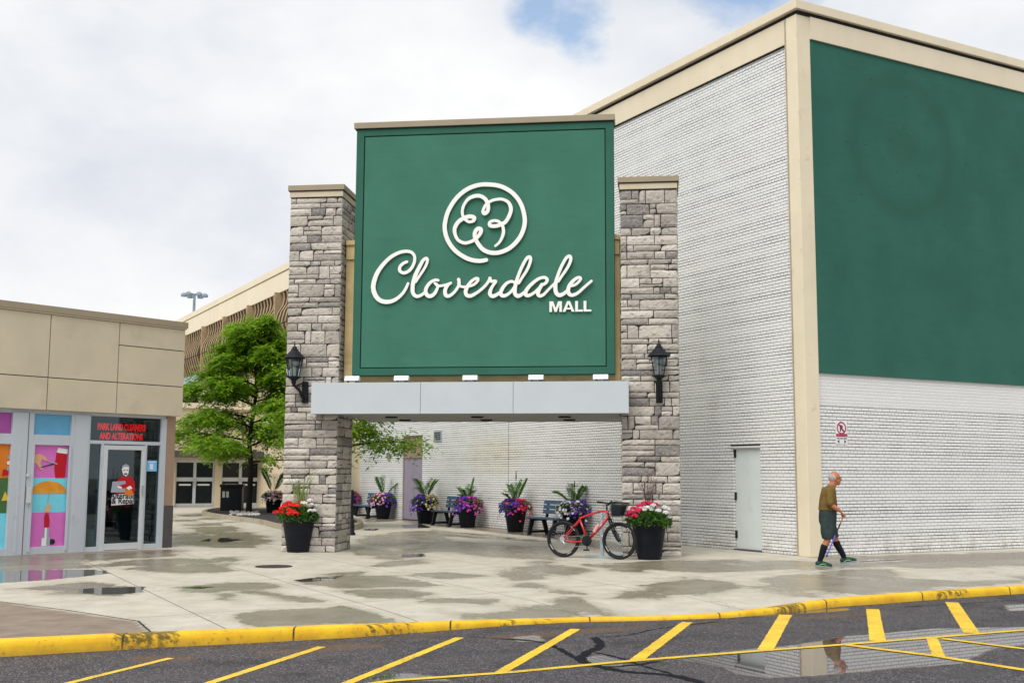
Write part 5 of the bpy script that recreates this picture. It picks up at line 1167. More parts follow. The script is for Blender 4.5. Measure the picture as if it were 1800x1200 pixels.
def geranium(mb, c, r0, rr, n=55):
    for k in range(n):
        d = Vector((rr.gauss(0, 1), rr.gauss(0, 1), abs(rr.gauss(0, 1))*.9)).normalized(); petal_flower(mb, Vector(c)+Vector((d.x*r0, d.y*r0, d.z*r0*.75)), d, r0*.33, rr)
def front_pot(px_, py_, seed, red, lab, tall):
    rr = random.Random(seed); r = empty('planter', G(px_, py_)+Vector((0, .22, 0)), 0, lab, 'planter', 'tall black planters in front of the stone pillars'); 
    pot(r, 1.02)
    lf = MB()
    for k in range(1500):
        a = rr.uniform(0, 2*math.pi); q = .40*math.sqrt(rr.random()); z = .70+rr.uniform(0, .22)*(1.2-q/.5)-(rr.uniform(0, .12) if q > .33 else 0); lf.tone = rr.random()
        lf.leaf((q*math.cos(a), q*math.sin(a), z), (math.cos(a)*.6+rr.uniform(-.7, .7), math.sin(a)*.6+rr.uniform(-.7, .7), rr.uniform(-.2, .9)), (rr.uniform(-1, 1), rr.uniform(-1, 1), .6), .06*rr.uniform(.7, 1.4), .05)
    lf.build('foliage', M['leaf'], r, kind='stuff')
    reds = MB(); wh = MB()
    for (x, y, z) in red[0]: geranium(reds, (x, y, z), .07*rr.uniform(.8, 1.15), rr)
    for (x, y, z) in red[1]: geranium(wh, (x, y, z), .06*rr.uniform(.8, 1.15), rr, 30)
    reds.build('red_flowers', M[red[2]], r, kind='stuff'); wh.build('white_flowers', M['f_white'], r, kind='stuff')
    for (x, y, z) in red[3]:
        q = MB(); geranium(q, (x, y, z), .055, rr, 36); q.build('pink_flowers', M['f_magenta'], r, kind='stuff')
    t = MB()
    if tall == 'grass':
        for k in range(60):
            a = rr.uniform(0, 6.28); q = rr.uniform(0, .09); L = rr.uniform(.5, 1.0); lean = Vector((rr.gauss(.08, .16), rr.gauss(0, .12), 0)); t.tone = rr.random(); b0 = Vector((q*math.cos(a)+.03, q*math.sin(a)+.05, .72))
            p1, p2, p3 = b0, b0+lean*L*.4+Vector((0, 0, L*.55)), b0+lean*L*1.3+Vector((0, 0, L)); w = .008
            t._add([p1-Vector((w, 0, 0)), p1+Vector((w, 0, 0)), p2+Vector((w, 0, 0)), p2-Vector((w, 0, 0)), p3], [(0, 1, 2, 3), (3, 2, 4)])
        t.build('ornamental_grass', M['grass'], r)
    else:
        for k in range(9):
            a = rr.uniform(0, 6.28); L = rr.uniform(.65, 1.0); b0 = Vector((.02*math.cos(a), .02*math.sin(a)+.04, .72)); lean = Vector((rr.uniform(-.32, .28), rr.uniform(-.15, .15), 0)); pts = [b0+lean*(s*s)*L+Vector((rr.uniform(-.012, .012), 0, L*s)) for s in (0, .25, .5, .75, 1)]
            t.tube(pts, [.007, .006, .005, .0035, .002], 4)
            for j in range(4):
                s = rr.uniform(.45, .95); q = b0+lean*(s*s)*L+Vector((0, 0, L*s)); t.tube([q, q+Vector((rr.uniform(-.09, .09), rr.uniform(-.05, .05), rr.uniform(.05, .13)))], [.003, .0015], 3)
        t.build('bare_twigs', M['twig'], r)
    return r
front_pot(520, 971, 5, ([(-.33, -.1, .86), (-.24, -.2, .92), (-.28, -.16, .78), (-.15, -.25, .84), (-.2, -.05, .96), (-.08, -.22, .93), (-.07, -.30, .80), (-.0, -.34, .76), (-.38, -.05, .78), (.02, -.28, .92), (-.14, -.32, .76), (.03, .05, 1.0), (-.47, 0, .78)], [(.12, -.22, .98), (.17, -.24, .97), (.29, -.2, .94), (.38, -.1, .93), (.28, -.27, .82), (.35, -.2, .82), (.24, -.1, 1.02)], 'f_red', [(.22, 0, 1.04)]), 'tall black planter with scarlet flowers and upright grass by the left stone pillar', 'grass')
front_pot(1144, 984, 6, ([(-.36, -.1, .86), (-.28, -.2, .80), (-.30, -.1, .93), (-.18, -.1, .98), (-.08, 0, 1.02), (.03, .02, 1.02), (.12, .06, 1.0), (-.38, -.06, .80), (-.22, -.2, .90)], [(-.05, -.25, .96), (.02, -.25, .92), (.06, -.2, 1.0), (.14, -.27, .90), (.26, -.2, .96), (.32, -.15, .93), (.36, -.1, .86), (.28, -.25, .86), (-.1, -.28, .92), (.36, -.15, .78)], 'f_crimson', []), 'tall black planter with pink-red flowers and bare twigs by the right stone pillar', 'twigs')

# benches between the planters
def make_bench():
    r = empty('bench', (0, 0, 0)); a = MB()
    for k in range(4): a.box(-.78, .78, -.30+k*.125, -.30+k*.125+.105, .42, .455)
    a.build('seat', M['slat'], r, bevel=.006)
    a = MB()
    for k in range(3):
        z = .54+k*.125; y = .235+k*.02; a.hexa([(-.78, y-.02, z), (.78, y-.02, z), (.78, y+.015, z), (-.78, y+.015, z), (-.78, y, z+.105), (.78, y, z+.105), (.78, y+.035, z+.105), (-.78, y+.035, z+.105)])
    a.build('backrest', M['slat'], r, bevel=.006)
    for s in (-.6, .6):
        a = MB(); 
        for (p, q) in (((-.30, 0), (-.20, .42)), ((.26, 0), (.14, .42))):
            a.hexa([(s-.035, p[0]-.05, 0), (s+.035, p[0]-.05, 0), (s+.035, p[0]+.05, 0), (s-.035, p[0]+.05, 0), (s-.035, q[0]-.06, .42), (s+.035, q[0]-.06, .42), (s+.035, q[0]+.06, .42), (s-.035, q[0]+.06, .42)])
        a.box(s-.034, s+.034, -.27, .24, .36, .419); a.box(s-.034, s+.034, -.26, .24, .05, .11)
        a.hexa([(s-.03, .20, .40), (s+.03, .20, .40), (s+.03, .27, .40), (s-.03, .27, .40), (s-.03, .29, .88), (s+.03, .29, .88), (s+.03, .33, .88), (s-.03, .33, .88)])
        a.build('leg_frame', M['black'], r, bevel=.005)
    return r
bench0 = make_bench(); first = True
BF = FR.rz-math.pi/2       # bench's back to the passage wall: local x along the wall
blabels = [((642, 905), 'blue slatted bench half hidden beside the left stone pillar, left of the lilac door'), ((784, 921), 'blue slatted bench against the brick wall just right of the lilac door'), ((960, 936), 'blue slatted bench against the brick wall behind the bicycle')]
for (x, y), lab in blabels:
    o = bench0 if first else copy_tree(bench0); first = False
    ly = FR.side(x, y+0.0, -.75)[0]
    o.location = FR.W(-.62, ly); o.rotation_euler = (0, 0, BF); tag(o, lab, 'bench', 'blue benches along the brick wall')

# ------------------------------------------------------------------ tree island, trees, bin, post
isl = [G(*p) for p in spline([(354, 904), (372, 909), (420, 916), (460, 922), (495, 930.5), (560, 935), (612, 933), (637, 927), (632, 918), (600, 905), (520, 899), (430, 896), (372, 898), (354, 904)], 6)][:-1]
cen = sum(isl, Vector((0, 0, 0)))/len(isl); inn = [cen+(p-cen)*.94 for p in isl]
def ccw(P): 
    a = sum(P[i].x*P[(i+1) % len(P)].y-P[(i+1) % len(P)].x*P[i].y for i in range(len(P))); return P if a > 0 else P[::-1]
isl, inn = ccw(isl), ccw(inn); n = len(isl)
kb = MB(); vs = [(p.x, p.y, 0) for p in isl]+[(cen.x+(p.x-cen.x)*.992, cen.y+(p.y-cen.y)*.992, .15) for p in isl]+[(p.x, p.y, .15) for p in inn]+[(p.x, p.y, .09) for p in inn]
kb._add(vs, [(r_*n+i, r_*n+(i+1) % n, (r_+1)*n+(i+1) % n, (r_+1)*n+i) for r_ in range(3) for i in range(n)]); kb.build('island_kerb', M['kerbstone'], kind='structure', recalc=True)
kb = MB(); kb.poly([(p.x, p.y, .10) for p in inn]); kb.build('planting_bed', pm('dark_mulch', (.045, .04, .045), .9, .4, 20, bmp=.8), kind='structure')
rr = random.Random(4); rk = MB()
for k in range(120):
    p = G(rr.uniform(405, 455), rr.uniform(899, 906), .1); s = rr.uniform(.03, .07); rk.tone = rr.random(); rk.ell((p.x, p.y, .12), (s, s*.8, s*.6), n=6, m_=4)
rk.build('pale_stones', M['rocks'], kind='stuff')

def tree(base, H, spread, seed, nb, label, clear=1.9, leafn=34000, skew=0.0, zcut=None):
    rr = random.Random(seed); root = empty('locust_tree', base, 0, label, 'tree', 'locust trees in the kerbed island')
    wood = MB(); tips = []
    tr = [Vector((0, 0, 0))]
    for k in range(1, 9): tr.append(Vector((rr.uniform(-.06, .06)*k**.5+.015*k, rr.uniform(-.06, .06)*k**.5, H*.92*k/8)))
    wood.tube(tr, [.12*(1-.1*k)**1.0 if k < 8 else .02 for k in range(9)], 9)
    def at(z):
        for a, b in zip(tr, tr[1:]):
            if a.z <= z <= b.z: return a.lerp(b, (z-a.z)/(b.z-a.z))
        return tr[-1]
    for i in range(nb):
        z = clear+(H*.93-clear)*(i/(nb-1))**.9; s_ = (z-clear)/(H-clear); az = i*2.4+rr.uniform(-.4, .4)
        L = spread*(1-.87*s_**.85)*rr.uniform(.8, 1.12)*(1+skew*math.cos(az)); rise = rr.uniform(.12, .34)+.35*s_
        p0 = at(z); d = Vector((math.cos(az), math.sin(az), 0)); pts = [p0+d*(L*q)+Vector((rr.uniform(-.06, .06), rr.uniform(-.06, .06), L*(rise*q-.16*q*q*1.2))) for q in (0, .25, .5, .75, 1)]
        pts[0] = p0; wood.tube(pts, [.05*(1-.4*s_), .036, .026, .016, .008], 6)
        for q in range(7):
            t = .28+.72*q/6; k = min(3, int(t*4)); b0 = pts[k].lerp(pts[k+1], t*4-k); a2 = az+(1 if q % 2 else -1)*rr.uniform(.5, 1.15); l2 = L*.34*(1.1-t*.55)*rr.uniform(.7, 1.2)
            d2 = Vector((math.cos(a2), math.sin(a2), rr.uniform(-.08, .22))); b1 = b0+d2*l2*.5+Vector((0, 0, .05)); b2_ = b0+d2*l2; wood.tube([b0, b1, b2_], [.013, .009, .004], 4); tips += [(b0.lerp(b2_, w_), d2) for w_ in (.3, .55, .8, 1.0)]
        tips += [(pts[4], d), (pts[3], d), (pts[4].lerp(pts[3], .5), d)]
    wood.build('trunk', M['bark'], root, smooth=True)
    lf = MB(); per = max(1, leafn//(len(tips)*7))
    for (p, d) in tips:
        for fr_ in range(7):      # a spray of pinnate leaves, drooping a little
            a = rr.uniform(0, 6.28); dd = Vector((math.cos(a), math.sin(a), rr.uniform(-.7, .35)))+d*.5; dd.normalize(); q0 = p+Vector((rr.gauss(0, .17), rr.gauss(0, .17), rr.gauss(-.03, .15))); L = rr.uniform(.22, .42); tb_ = rr.gauss(.45, .3); side = dd.cross(Vector((0, 0, 1))).normalized()
            for k in range(per):
                s = (k+.5)/per; c = q0+dd*L*s+Vector((0, 0, -.16*s*s*L*3)); sg_ = 1 if k % 2 else -1; lf.tone = min(1, max(0, tb_+rr.uniform(-.25, .25)))
                lf.leaf(c, side*sg_+dd*.5+Vector((0, 0, rr.uniform(-.8, .35))), (rr.uniform(-.8, .8), rr.uniform(-.8, .8), 1), rr.uniform(.12, .21), .06)
    lf.build('crown', M['locust'], root); return root
tb_ = G(437, 900.5, .1)
tree(tb_, 7.6, 3.4, 12, 33, 'bright green locust tree with dark trunk, left of the left stone pillar', leafn=88000, clear=1.9)
t2 = G(575, 922, .1)
tree(Vector((t2.x, t2.y, .1)), 6.4, 2.15, 15, 24, 'locust tree whose hanging branches show right of the left stone pillar, trunk hidden', clear=2.15, leafn=30000)
# litter bin
bp = G(404, 901.5); rb_ = empty('litter_bin', bp+Vector((0, .3, 0)), .08, 'black double litter bin in front of the far glass doors', 'bin')
a = MB(); a.box(-.42, .42, -.3, .3, .02, 1.02); a.build('body', M['black'], rb_, bevel=.02)
a = MB(); a.box(-.46, .46, -.34, .34, 1.02, 1.14); a.build('lid', M['black'], rb_, bevel=.03)
a = MB(); a.box(-.34, -.24, -.306, -.30, .62, .86); a.box(-.19, -.09, -.306, -.30, .62, .86); a.build('notice_plate', M['bag'], rb_)
a = MB(); a.box(-.38, .38, -.26, .26, 0, .02); a.build('plinth', M['grey_base'], rb_)
# black post behind the pillar
pp = G(618, 940); r = empty('metal_post', pp, 0, 'black metal post with flared foot just right of the left stone pillar', 'post')
a = MB(); a.lathe([(.001, 0), (.10, 0), (.10, .05), (.07, .09), (.065, .35), (.04, .40), (.038, 1.05), (.05, 1.07), (.05, 1.12), (.02, 1.16), (.001, 1.16)], 16); a.build('shaft', M['black'], r, smooth=True)
a = MB(); a.lathe([(.071, .2), (.078, .22), (.071, .24)], 16); a.build('collar', M['black'], r, smooth=True)
# far lamp mast
lp = G(340, 869); lp = Vector((lp.x, lp.y, 0)); lp = lp*(105/lp.y); Hm = EYE + 105*((835-516)/2004)*1.0
r = empty('light_mast', (lp.x*1.0, lp.y, 0), 0, 'tall parking light mast with a ring of floodlights behind the far building', 'lamp post')
dq = ray(342, 517); tq = 105/dq.y; r.location = (dq.x*tq, 105, 0); Hm = EYE+dq.z*tq
a = MB(); a.tube([(0, 0, 0), (0, 0, Hm)], [.2, .12], 10); a.build('mast', M['metal_roof'], r, smooth=True)
for k in range(6):
    an = math.pi*k/3+.2; a = MB(); a.tube([(0, 0, Hm), (.95*math.cos(an), .95*math.sin(an), Hm-.02)], .05, 5); a.lathe([(.001, -.25), (.28, -.25), (.30, -.05), (.12, .12), (.001, .13)], 12, (.95*math.cos(an), .95*math.sin(an), Hm)); a.build('lamp_head', M['metal_roof'], r)
# manhole cover
mh = G(481, 995.3); r = empty('manhole_cover', (mh.x, mh.y, .002), 0, 'dark round iron manhole cover set in the pale paving', 'manhole cover')
a = MB(); a.lathe([(.001, .006), (.275, .006), (.28, .0)], 40); a.build('cover', M['iron_cover'], r)
a = MB(); a.torus((0, 0, .003), .30, .016, 40, 6, axis='z', sx=.3); a.build('ring', M['iron_cover'], r)

# ------------------------------------------------------------------ bicycle and rack
rw, fw = G(990.5, 979), G(1089, 983)
dirb = math.atan2(fw.y-rw.y, fw.x-rw.x); WB = Vector((fw.x-rw.x, fw.y-rw.y)).length
RW = .345
bk = empty('bicycle', rw, dirb, 'red mountain bicycle with black front basket leaning in the steel rack', 'bicycle')
WBs = WB
def wheel(x, steer=0):
    c = (x, 0, RW); w = MB(); w.torus(c, RW-.028, .028, 56, 10, sx=.95); w_o = w.build('wheel', M['rubber'], bk, smooth='all')
    w = MB(); w.torus(c, RW-.062, .013, 56, 8, sx=.9); w.build('rim', M['black'], w_o, smooth='all')
    w = MB()
    for k in range(28):
        a = 2*math.pi*k/28; s = .03 if k % 2 else -.03; w.tube([(x+.018*math.cos(a+.5), s, RW+.018*math.sin(a+.5)), (x+(RW-.06)*math.cos(a), 0, RW+(RW-.06)*math.sin(a))], .0017, 3)
    w.build('spokes', M['steel'], w_o)
    w = MB(); w.lathe([(.001, -.05), (.022, -.05), (.022, .05), (.001, .05)], 14, c, axis='y'); w.build('hub', M['black'], w_o, smooth=True)
    w = MB(); w.torus((x, .038, RW), .072, .009, 28, 4, sx=.15); 
    for k in range(5):
        a = 2*math.pi*k/5; w.tube([(x, .038, RW), (x+.07*math.cos(a), .038, RW+.07*math.sin(a))], .004, 3)
    w.build('brake_disc', M['steel'], w_o)
    for a0, a1 in ((.6, 1.0), (3.5, 3.9), (5.0, 5.35)):
        w = MB(); pts = [(x+(RW-.055)*math.cos(a0+(a1-a0)*q/6), -.014, RW+(RW-.055)*math.sin(a0+(a1-a0)*q/6)) for q in range(7)]; w.tube(pts, .005, 4); w.build('rim_decal', M['p_white'], w_o)
wheel(0); wheel(WBs)
# key points (x forward): from the picture
BBx, BBz = .50*WBs/1.09, .33
hx_, hz_ = WBs-.24, .86
st = (.385, 0, .80)
f = MB()
def T3(*p): return [Vector(q) for q in p]
BBp = (BBx-.02, 0, .33); HTt = (WBs-.245, 0, .90); HTb = (WBs-.215, 0, .79); STt = (.335, 0, .74)
f.tube(spline([STt, (.55, 0, .82), (HTt[0]-.1, 0, .885), (HTt[0], 0, HTt[2]-.02)], 6), [.021]*19, 10)
f.tube([BBp, (.75, 0, .57), HTb], [.026, .028, .028], 10); f.tube([HTb, HTt], .026, 10); f.tube([BBp, STt], .019, 10)
for s in (-.05, .05):
    f.tube(spline([(STt[0]+.01, s*.4, STt[2]-.02), (.20, s, .56), (0.01, s*1.1, RW+.02)], 5), .012, 7); f.tube(spline([(BBp[0], s*.7, BBp[2]), (.22, s, .30), (0, s*1.1, RW)], 5), .014, 7)
f.lathe([(.001, -.04), (.03, -.04), (.03, .04), (.001, .04)], 14, BBp, axis='y'); f.build('frame', M['red_frame'], bk, smooth='all')
f = MB(); f.tube([(STt[0]+.005, 0, STt[2]-.01), (STt[0]-.05, 0, .96)], .014, 8); f.build('seat_post', M['black'], bk, smooth=True)
f = MB(); f.ell((STt[0]-.09, 0, .975), (.09, .07, .025)); f.ell((STt[0]+.04, 0, .975), (.13, .028, .02)); f.build('saddle', M['black'], bk, smooth='all')
f = MB(); top = HTt; axle = (WBs, 0, RW)
f.tube([(HTb[0]+.005, 0, HTb[2]), (HTb[0]+.02, 0, HTb[2]-.05)], .024, 8)
for s in (-.055, .055): f.tube([(HTb[0]+.02, s, HTb[2]-.05), (HTb[0]+.10, s, .53)], .019, 8); f.tube([(HTb[0]+.10, s, .53), (WBs-.01, s, RW+.01)], .024, 8)
f.tube([(HTb[0]+.02, -.055, HTb[2]-.05), (HTb[0]+.02, .055, HTb[2]-.05)], .022, 8); f.tube([(WBs-.10, -.055, RW+.19+.06), (WBs-.05, 0, RW+.33), (WBs-.10, .055, RW+.25)], .012, 6); f.build('fork', M['black'], bk, smooth=True)
f = MB(); f.tube([HTt, (HTt[0]-.01, 0, 1.0), (HTt[0]+.06, 0, 1.03)], .018, 8)
f.tube(spline([(HTt[0]-.04, -.33, 1.06), (HTt[0]+.03, -.18, 1.05), (HTt[0]+.06, 0, 1.035), (HTt[0]+.03, .18, 1.05), (HTt[0]-.04, .33, 1.06)], 6), .013, 8)
for s in (-1, 1): f.tube([(HTt[0]-.055, s*.345, 1.062), (HTt[0]-.0, s*.23, 1.055)], .019, 8); f.tube([(HTt[0]+.04, s*.2, 1.04), (HTt[0]+.09, s*.24, 1.0), (HTt[0]+.04, s*.31, .99)], .006, 5)
f.build('handlebar', M['black'], bk, smooth=True)
# basket
f = MB(); bx_, bz_ = HTt[0]+.10, .80; tw, bw_ = .17, .12
for k in range(9):
    s = k/8; z = bz_+.26*s; hw = bw_+(tw-bw_)*s; x0_, x1_ = bx_+.02-.0*s, bx_+.20+.09*s
    q = [(x0_, -hw, z-.03*0), (x1_, -hw, z-.02*s), (x1_, hw, z-.02*s), (x0_, hw, z)]; f.tube(q+[q[0]], .008 if k == 8 else .0035, 4)
for k in range(10):
    for sd_ in (-1, 1):
        u = k/9; f.tube([(bx_+.02+.18*u, sd_*bw_, bz_), (bx_+.02+.27*u, sd_*tw, bz_+.26-.02*u)], .003, 3)
    u = -1+2*k/9
    for (xa, xb) in ((.02, .02), (.20, .29)): f.tube([(bx_+xa, u*bw_, bz_), (bx_+xb, u*tw, bz_+.26)], .003, 3)
    f.tube([(bx_+.02, u*bw_, bz_), (bx_+.20, u*bw_, bz_)], .003, 3)
f.build('basket', M['black'], bk)
f = MB(); f.hexa([(bx_+.03, -.11, bz_+.01), (bx_+.19, -.11, bz_+.01), (bx_+.19, .11, bz_+.01), (bx_+.03, .11, bz_+.01), (bx_+.03, -.15, bz_+.22), (bx_+.25, -.15, bz_+.2), (bx_+.25, .15, bz_+.2), (bx_+.03, .15, bz_+.22)]); f.build('basket_liner', pm('dark_liner', (.035, .045, .05), .6, .4, 30), bk, bevel=.02)
f = MB(); 
for y_ in (-.05,): f.lathe([(.001, -.006), (.095, -.006), (.10, 0), (.095, .006), (.001, .006)], 30, (BBp[0], y_, BBp[2]), axis='y')
f.build('chainring', M['black'], bk, smooth=True)
f = MB(); f.tube([(BBp[0], -.07, BBp[2]), (BBp[0]+.02, -.075, BBp[2]-.165)], .012, 6); f.tube([(BBp[0], .07, BBp[2]), (BBp[0]-.02, .075, BBp[2]+.165)], .012, 6); f.build('crank', M['black'], bk, smooth=True)
f = MB(); f.box(BBp[0]-.03, BBp[0]+.07, -.16, -.08, BBp[2]-.18, BBp[2]-.155); f.box(BBp[0]-.07, BBp[0]+.03, .08, .16, BBp[2]+.155, BBp[2]+.18); f.build('pedal', M['black'], bk, bevel=.005)
f = MB(); f.tube([(0, -.05, RW+.045), (BBp[0], -.05, BBp[2]+.095)], .0045, 4); f.tube([(.02, -.05, RW-.15), (BBp[0], -.05, BBp[2]-.095)], .0045, 4)
f.lathe([(.001, -.02), (.05, -.02), (.05, .02), (.001, .02)], 18, (0, -.05, RW), axis='y'); f.tube([(0, -.06, RW-.02), (.05, -.065, RW-.08), (.02, -.065, RW-.15)], .01, 5); f.build('drivetrain', M['steel'], bk)
f = MB(); f.tube([(.655, -.045, .50), (.735, -.045, .62)], [.033, .033], 12); f.tube([(.735, -.045, .62), (.75, -.045, .645)], [.03, .016], 10); f.build('water_bottle', M['bottle'], bk, smooth=True)
f = MB()
for k in range(9): f.tube([(.80+.02*k, .02, .62-.012*k), (.72+.012*k, .06, .50-.02*k), (.78+.02*k, .07, .40-.004*k), (.86+.014*k, .03, .48)], .0035, 4)
f.build('coiled_lock', M['steel'], bk)
f = MB(); f.tube(spline([(HTt[0]-.03, -.2, 1.04), (HTt[0]+.10, -.14, 1.0), (HTt[0]+.06, -.04, .90), (HTt[0]-.05, -.03, .80), (.60, -.03, .46)], 6), .0035, 4); f.tube(spline([(HTt[0]-.03, .2, 1.04), (HTt[0]+.12, .12, .98), (HTt[0]+.08, .05, .84), (WBs-.1, .06, .60), (WBs-.02, .05, .42)], 6), .0035, 4); f.build('cables', M['rubber'], bk)
# small white lettering strokes on the down tube
f = MB()
A_, B_ = Vector((.62, 0, .44)), Vector((.90, 0, .735)); dn = (B_-A_).normalized(); 
f.tube([A_.lerp(B_, .15)+Vector((-.006, -.027, .006)), A_.lerp(B_, .7)+Vector((-.006, -.027, .006))], .006, 5); f.build('white_stripe', M['p_white'], bk)
# steel rack
rk1 = G(1064, 980.5); rkr = empty('bicycle_rack', rk1, dirb, 'low galvanised steel bicycle rack with floor plates at the front wheel', 'rack')
f = MB(); f.box(-.42, .14, .02, .12, 0, .045); f.box(-.28, .42, .95, 1.05, 0, .045); f.build('floor_rail', M['galv'], rkr, bevel=.004)
f = MB(); f.box(-.13, -.07, .05, .09, .045, .90); f.box(.02, .08, .97, 1.01, .045, .82); f.box(-.13, .08, .5, .54, .86, .90); f.tube([(-.10, .07, .87), (-.1, .52, .88), (.05, .99, .80)], .022, 8); f.build('upright', M['galv'], rkr)

# ------------------------------------------------------------------ walking man
def remesh(mb, name, mat, parent, vox, smooth_it=2):
    me = bpy.data.meshes.new(name); me.from_pydata(mb.v, [], mb.f)
    bm = bmesh.new(); bm.from_mesh(me); bmesh.ops.recalc_face_normals(bm, faces=bm.faces); bm.to_mesh(me); bm.free()
    o = bpy.data.objects.new(name, me); SC.collection.objects.link(o)
    md = o.modifiers.new('r', 'REMESH'); md.mode = 'VOXEL'; md.voxel_size = vox; md.use_smooth_shade = True
    if smooth_it: ms = o.modifiers.new('s', 'SMOOTH'); ms.iterations = smooth_it; ms.factor = .5
    bpy.context.view_layer.update(); m2 = bpy.data.meshes.new_from_object(o.evaluated_get(bpy.context.evaluated_depsgraph_get())); bpy.data.objects.remove(o)
    m2.materials.clear(); m2.materials.append(mat); m2.name = name
    a = m2.attributes.new('tone', 'FLOAT', 'POINT')
    q = bpy.data.objects.new(name, m2); SC.collection.objects.link(q); q.parent = parent; return q
K = 1.66/1080.
def Z3(X, Y, y=0.0): return Vector(((X-240)*K, y, (1132-Y)*K))       # photo-zoom coordinates -> body metres (x = forward, y = his left)
fp = G(1458, 994.5)
man = empty('person', fp, math.radians(-2), 'grey-haired man in olive T-shirt, dark shorts and black knee socks walking right with a cane', 'person')
def limb(mb, pts, rad, n=14):
    P_ = spline([tuple(p) for p in pts], 5); r_ = np.interp(np.linspace(0, 1, len(P_)), np.linspace(0, 1, len(rad)), rad); mb.tube(P_, list(r_), n)
    mb.ell(P_[0], (r_[0],)*3, n=14, m_=10); mb.ell(P_[-1], (r_[-1],)*3, n=14, m_=10)
b = MB()
# head: skull, face, jaw, nose, ear, neck
hc = Z3(332, 135)
rot = Matrix.Rotation(math.radians(14), 3, 'Y')
b.ell(hc+Vector((-.012, 0, .012)), (.098, .076, .098), rot, 20, 14); b.ell(hc+Vector((.022, 0, -.045)), (.074, .062, .085), rot, 18, 12); b.ell(hc+Vector((.050, 0, -.098)), (.040, .042, .034), rot, 14, 10)
b.tube([hc+Vector((.078, 0, -.005)), hc+Vector((.108, 0, -.045)), hc+Vector((.090, 0, -.052))], [.010, .016, .012], 8)   # nose
b.ell(hc+Vector((.082, 0, -.078)), (.016, .024, .007)); b.ell(hc+Vector((.080, 0, -.090)), (.014, .021, .006)); b.ell(hc+Vector((.072, 0, .018)), (.022, .05, .011))  # lips and brow
for s in (-1, 1):
    b.ell(hc+Vector((-.010, s*.076, -.030)), (.020, .009, .032), rot); b.ell(hc+Vector((.058, s*.034, -.04)), (.022, .018, .02))
limb(b, [Z3(312, 185), Z3(283, 240)], [.060, .068]); limb(b, [Z3(340, 190), Z3(305, 230)], [.045, .045])
# torso core
for (X_, Y_, rx_, ry_, rz_) in ((268, 275, .055, .10, .05), (240, 330, .10, .135, .10), (238, 400, .11, .14, .12), (240, 470, .11, .14, .10), (238, 545, .11, .13, .10)): b.ell(Z3(X_, Y_), (rx_, ry_, rz_), n=18, m_=12)
# arms: near = right (y negative)
def hand(mb, w, d, s, curl=1.0, up=Vector((0, 0, 1))):
    d = d.normalized(); side = Vector((0, 1, 0)); nrm = side.cross(d).normalized()
    palm = w+d*.045; mb.ell(palm, (.046, .036, .017), Matrix((d, side, nrm)).transposed(), 12, 8)
    for k, L in enumerate((.068, .076, .072, .056)):
        o_ = (k-1.5)*.019; p0 = palm+d*.035+side*o_; a1 = d*math.cos(.5*curl)-nrm*math.sin(.5*curl)*-1; a2 = d*math.cos(1.4*curl)+nrm*math.sin(1.4*curl); a3 = d*math.cos(2.3*curl)+nrm*math.sin(2.3*curl)
        p1 = p0+a1*L*.42; p2 = p1+a2*L*.34; p3 = p2+a3*L*.28; mb.tube([p0, p1, p2, p3], [.0095, .009, .0085, .0075], 8); mb.ell(p3, (.0075,)*3, n=8, m_=6)
    p0 = palm-d*.01-side*s*.032; p1 = p0+d*.03-side*s*.012+nrm*.014; p2 = p1+d*.022+nrm*.02+side*s*.01; mb.tube([p0, p1, p2], [.012, .0105, .0085], 8); mb.ell(p2, (.0085,)*3, n=8, m_=6)
sh = Z3(243, 285, -.165); el_ = Z3(232, 432, -.215); wr = Z3(352, 512, -.20)
limb(b, [sh+Vector((.01, .02, -.03)), el_], [.042, .042, .040]); limb(b, [el_, Z3(300, 478, -.21), wr], [.041, .038, .027])
hd = (Z3(398, 568, -.19)-wr); hand(b, wr, hd, -1, 1.0)
sh2 = Z3(240, 285, .165); el2 = Z3(250, 440, .225); wr2 = Z3(330, 560, .21)
limb(b, [sh2+Vector((.01, -.02, -.03)), el2], [.042, .042, .040]); limb(b, [el2, wr2], [.041, .037, .027]); hand(b, wr2, Vector((.4, -.1, -.9)), 1, .7)
# legs. trailing = right? near leg trails
hipN = Z3(238, 560, -.085); hipF = Z3(240, 560, .085)
kN, aN = Z3(212, 842, -.09), Z3(118, 1068, -.09); kF, aF = Z3(325, 822, .08), Z3(423, 1040, .08)
for h, k_, a_ in ((hipN, kN, aN), (hipF, kF, aF)):
    limb(b, [h, h.lerp(k_, .5), k_], [.085, .075, .060, .056]); calf = k_.lerp(a_, .35)+Vector((-.015, 0, 0)); limb(b, [k_, calf, a_], [.056, .057, .046, .036])
# feet
toeN, toeF = Z3(225, 1115, -.09), Z3(530, 1060, .08)
for a_, t_ in ((aN, toeN), (aF, toeF)): limb(b, [a_+Vector((-.01, 0, -.02)), a_.lerp(t_, .5)+Vector((0, 0, -.01)), t_], [.036, .035, .028])
remesh(b, 'body', M['skin'], man, .0055, 3)
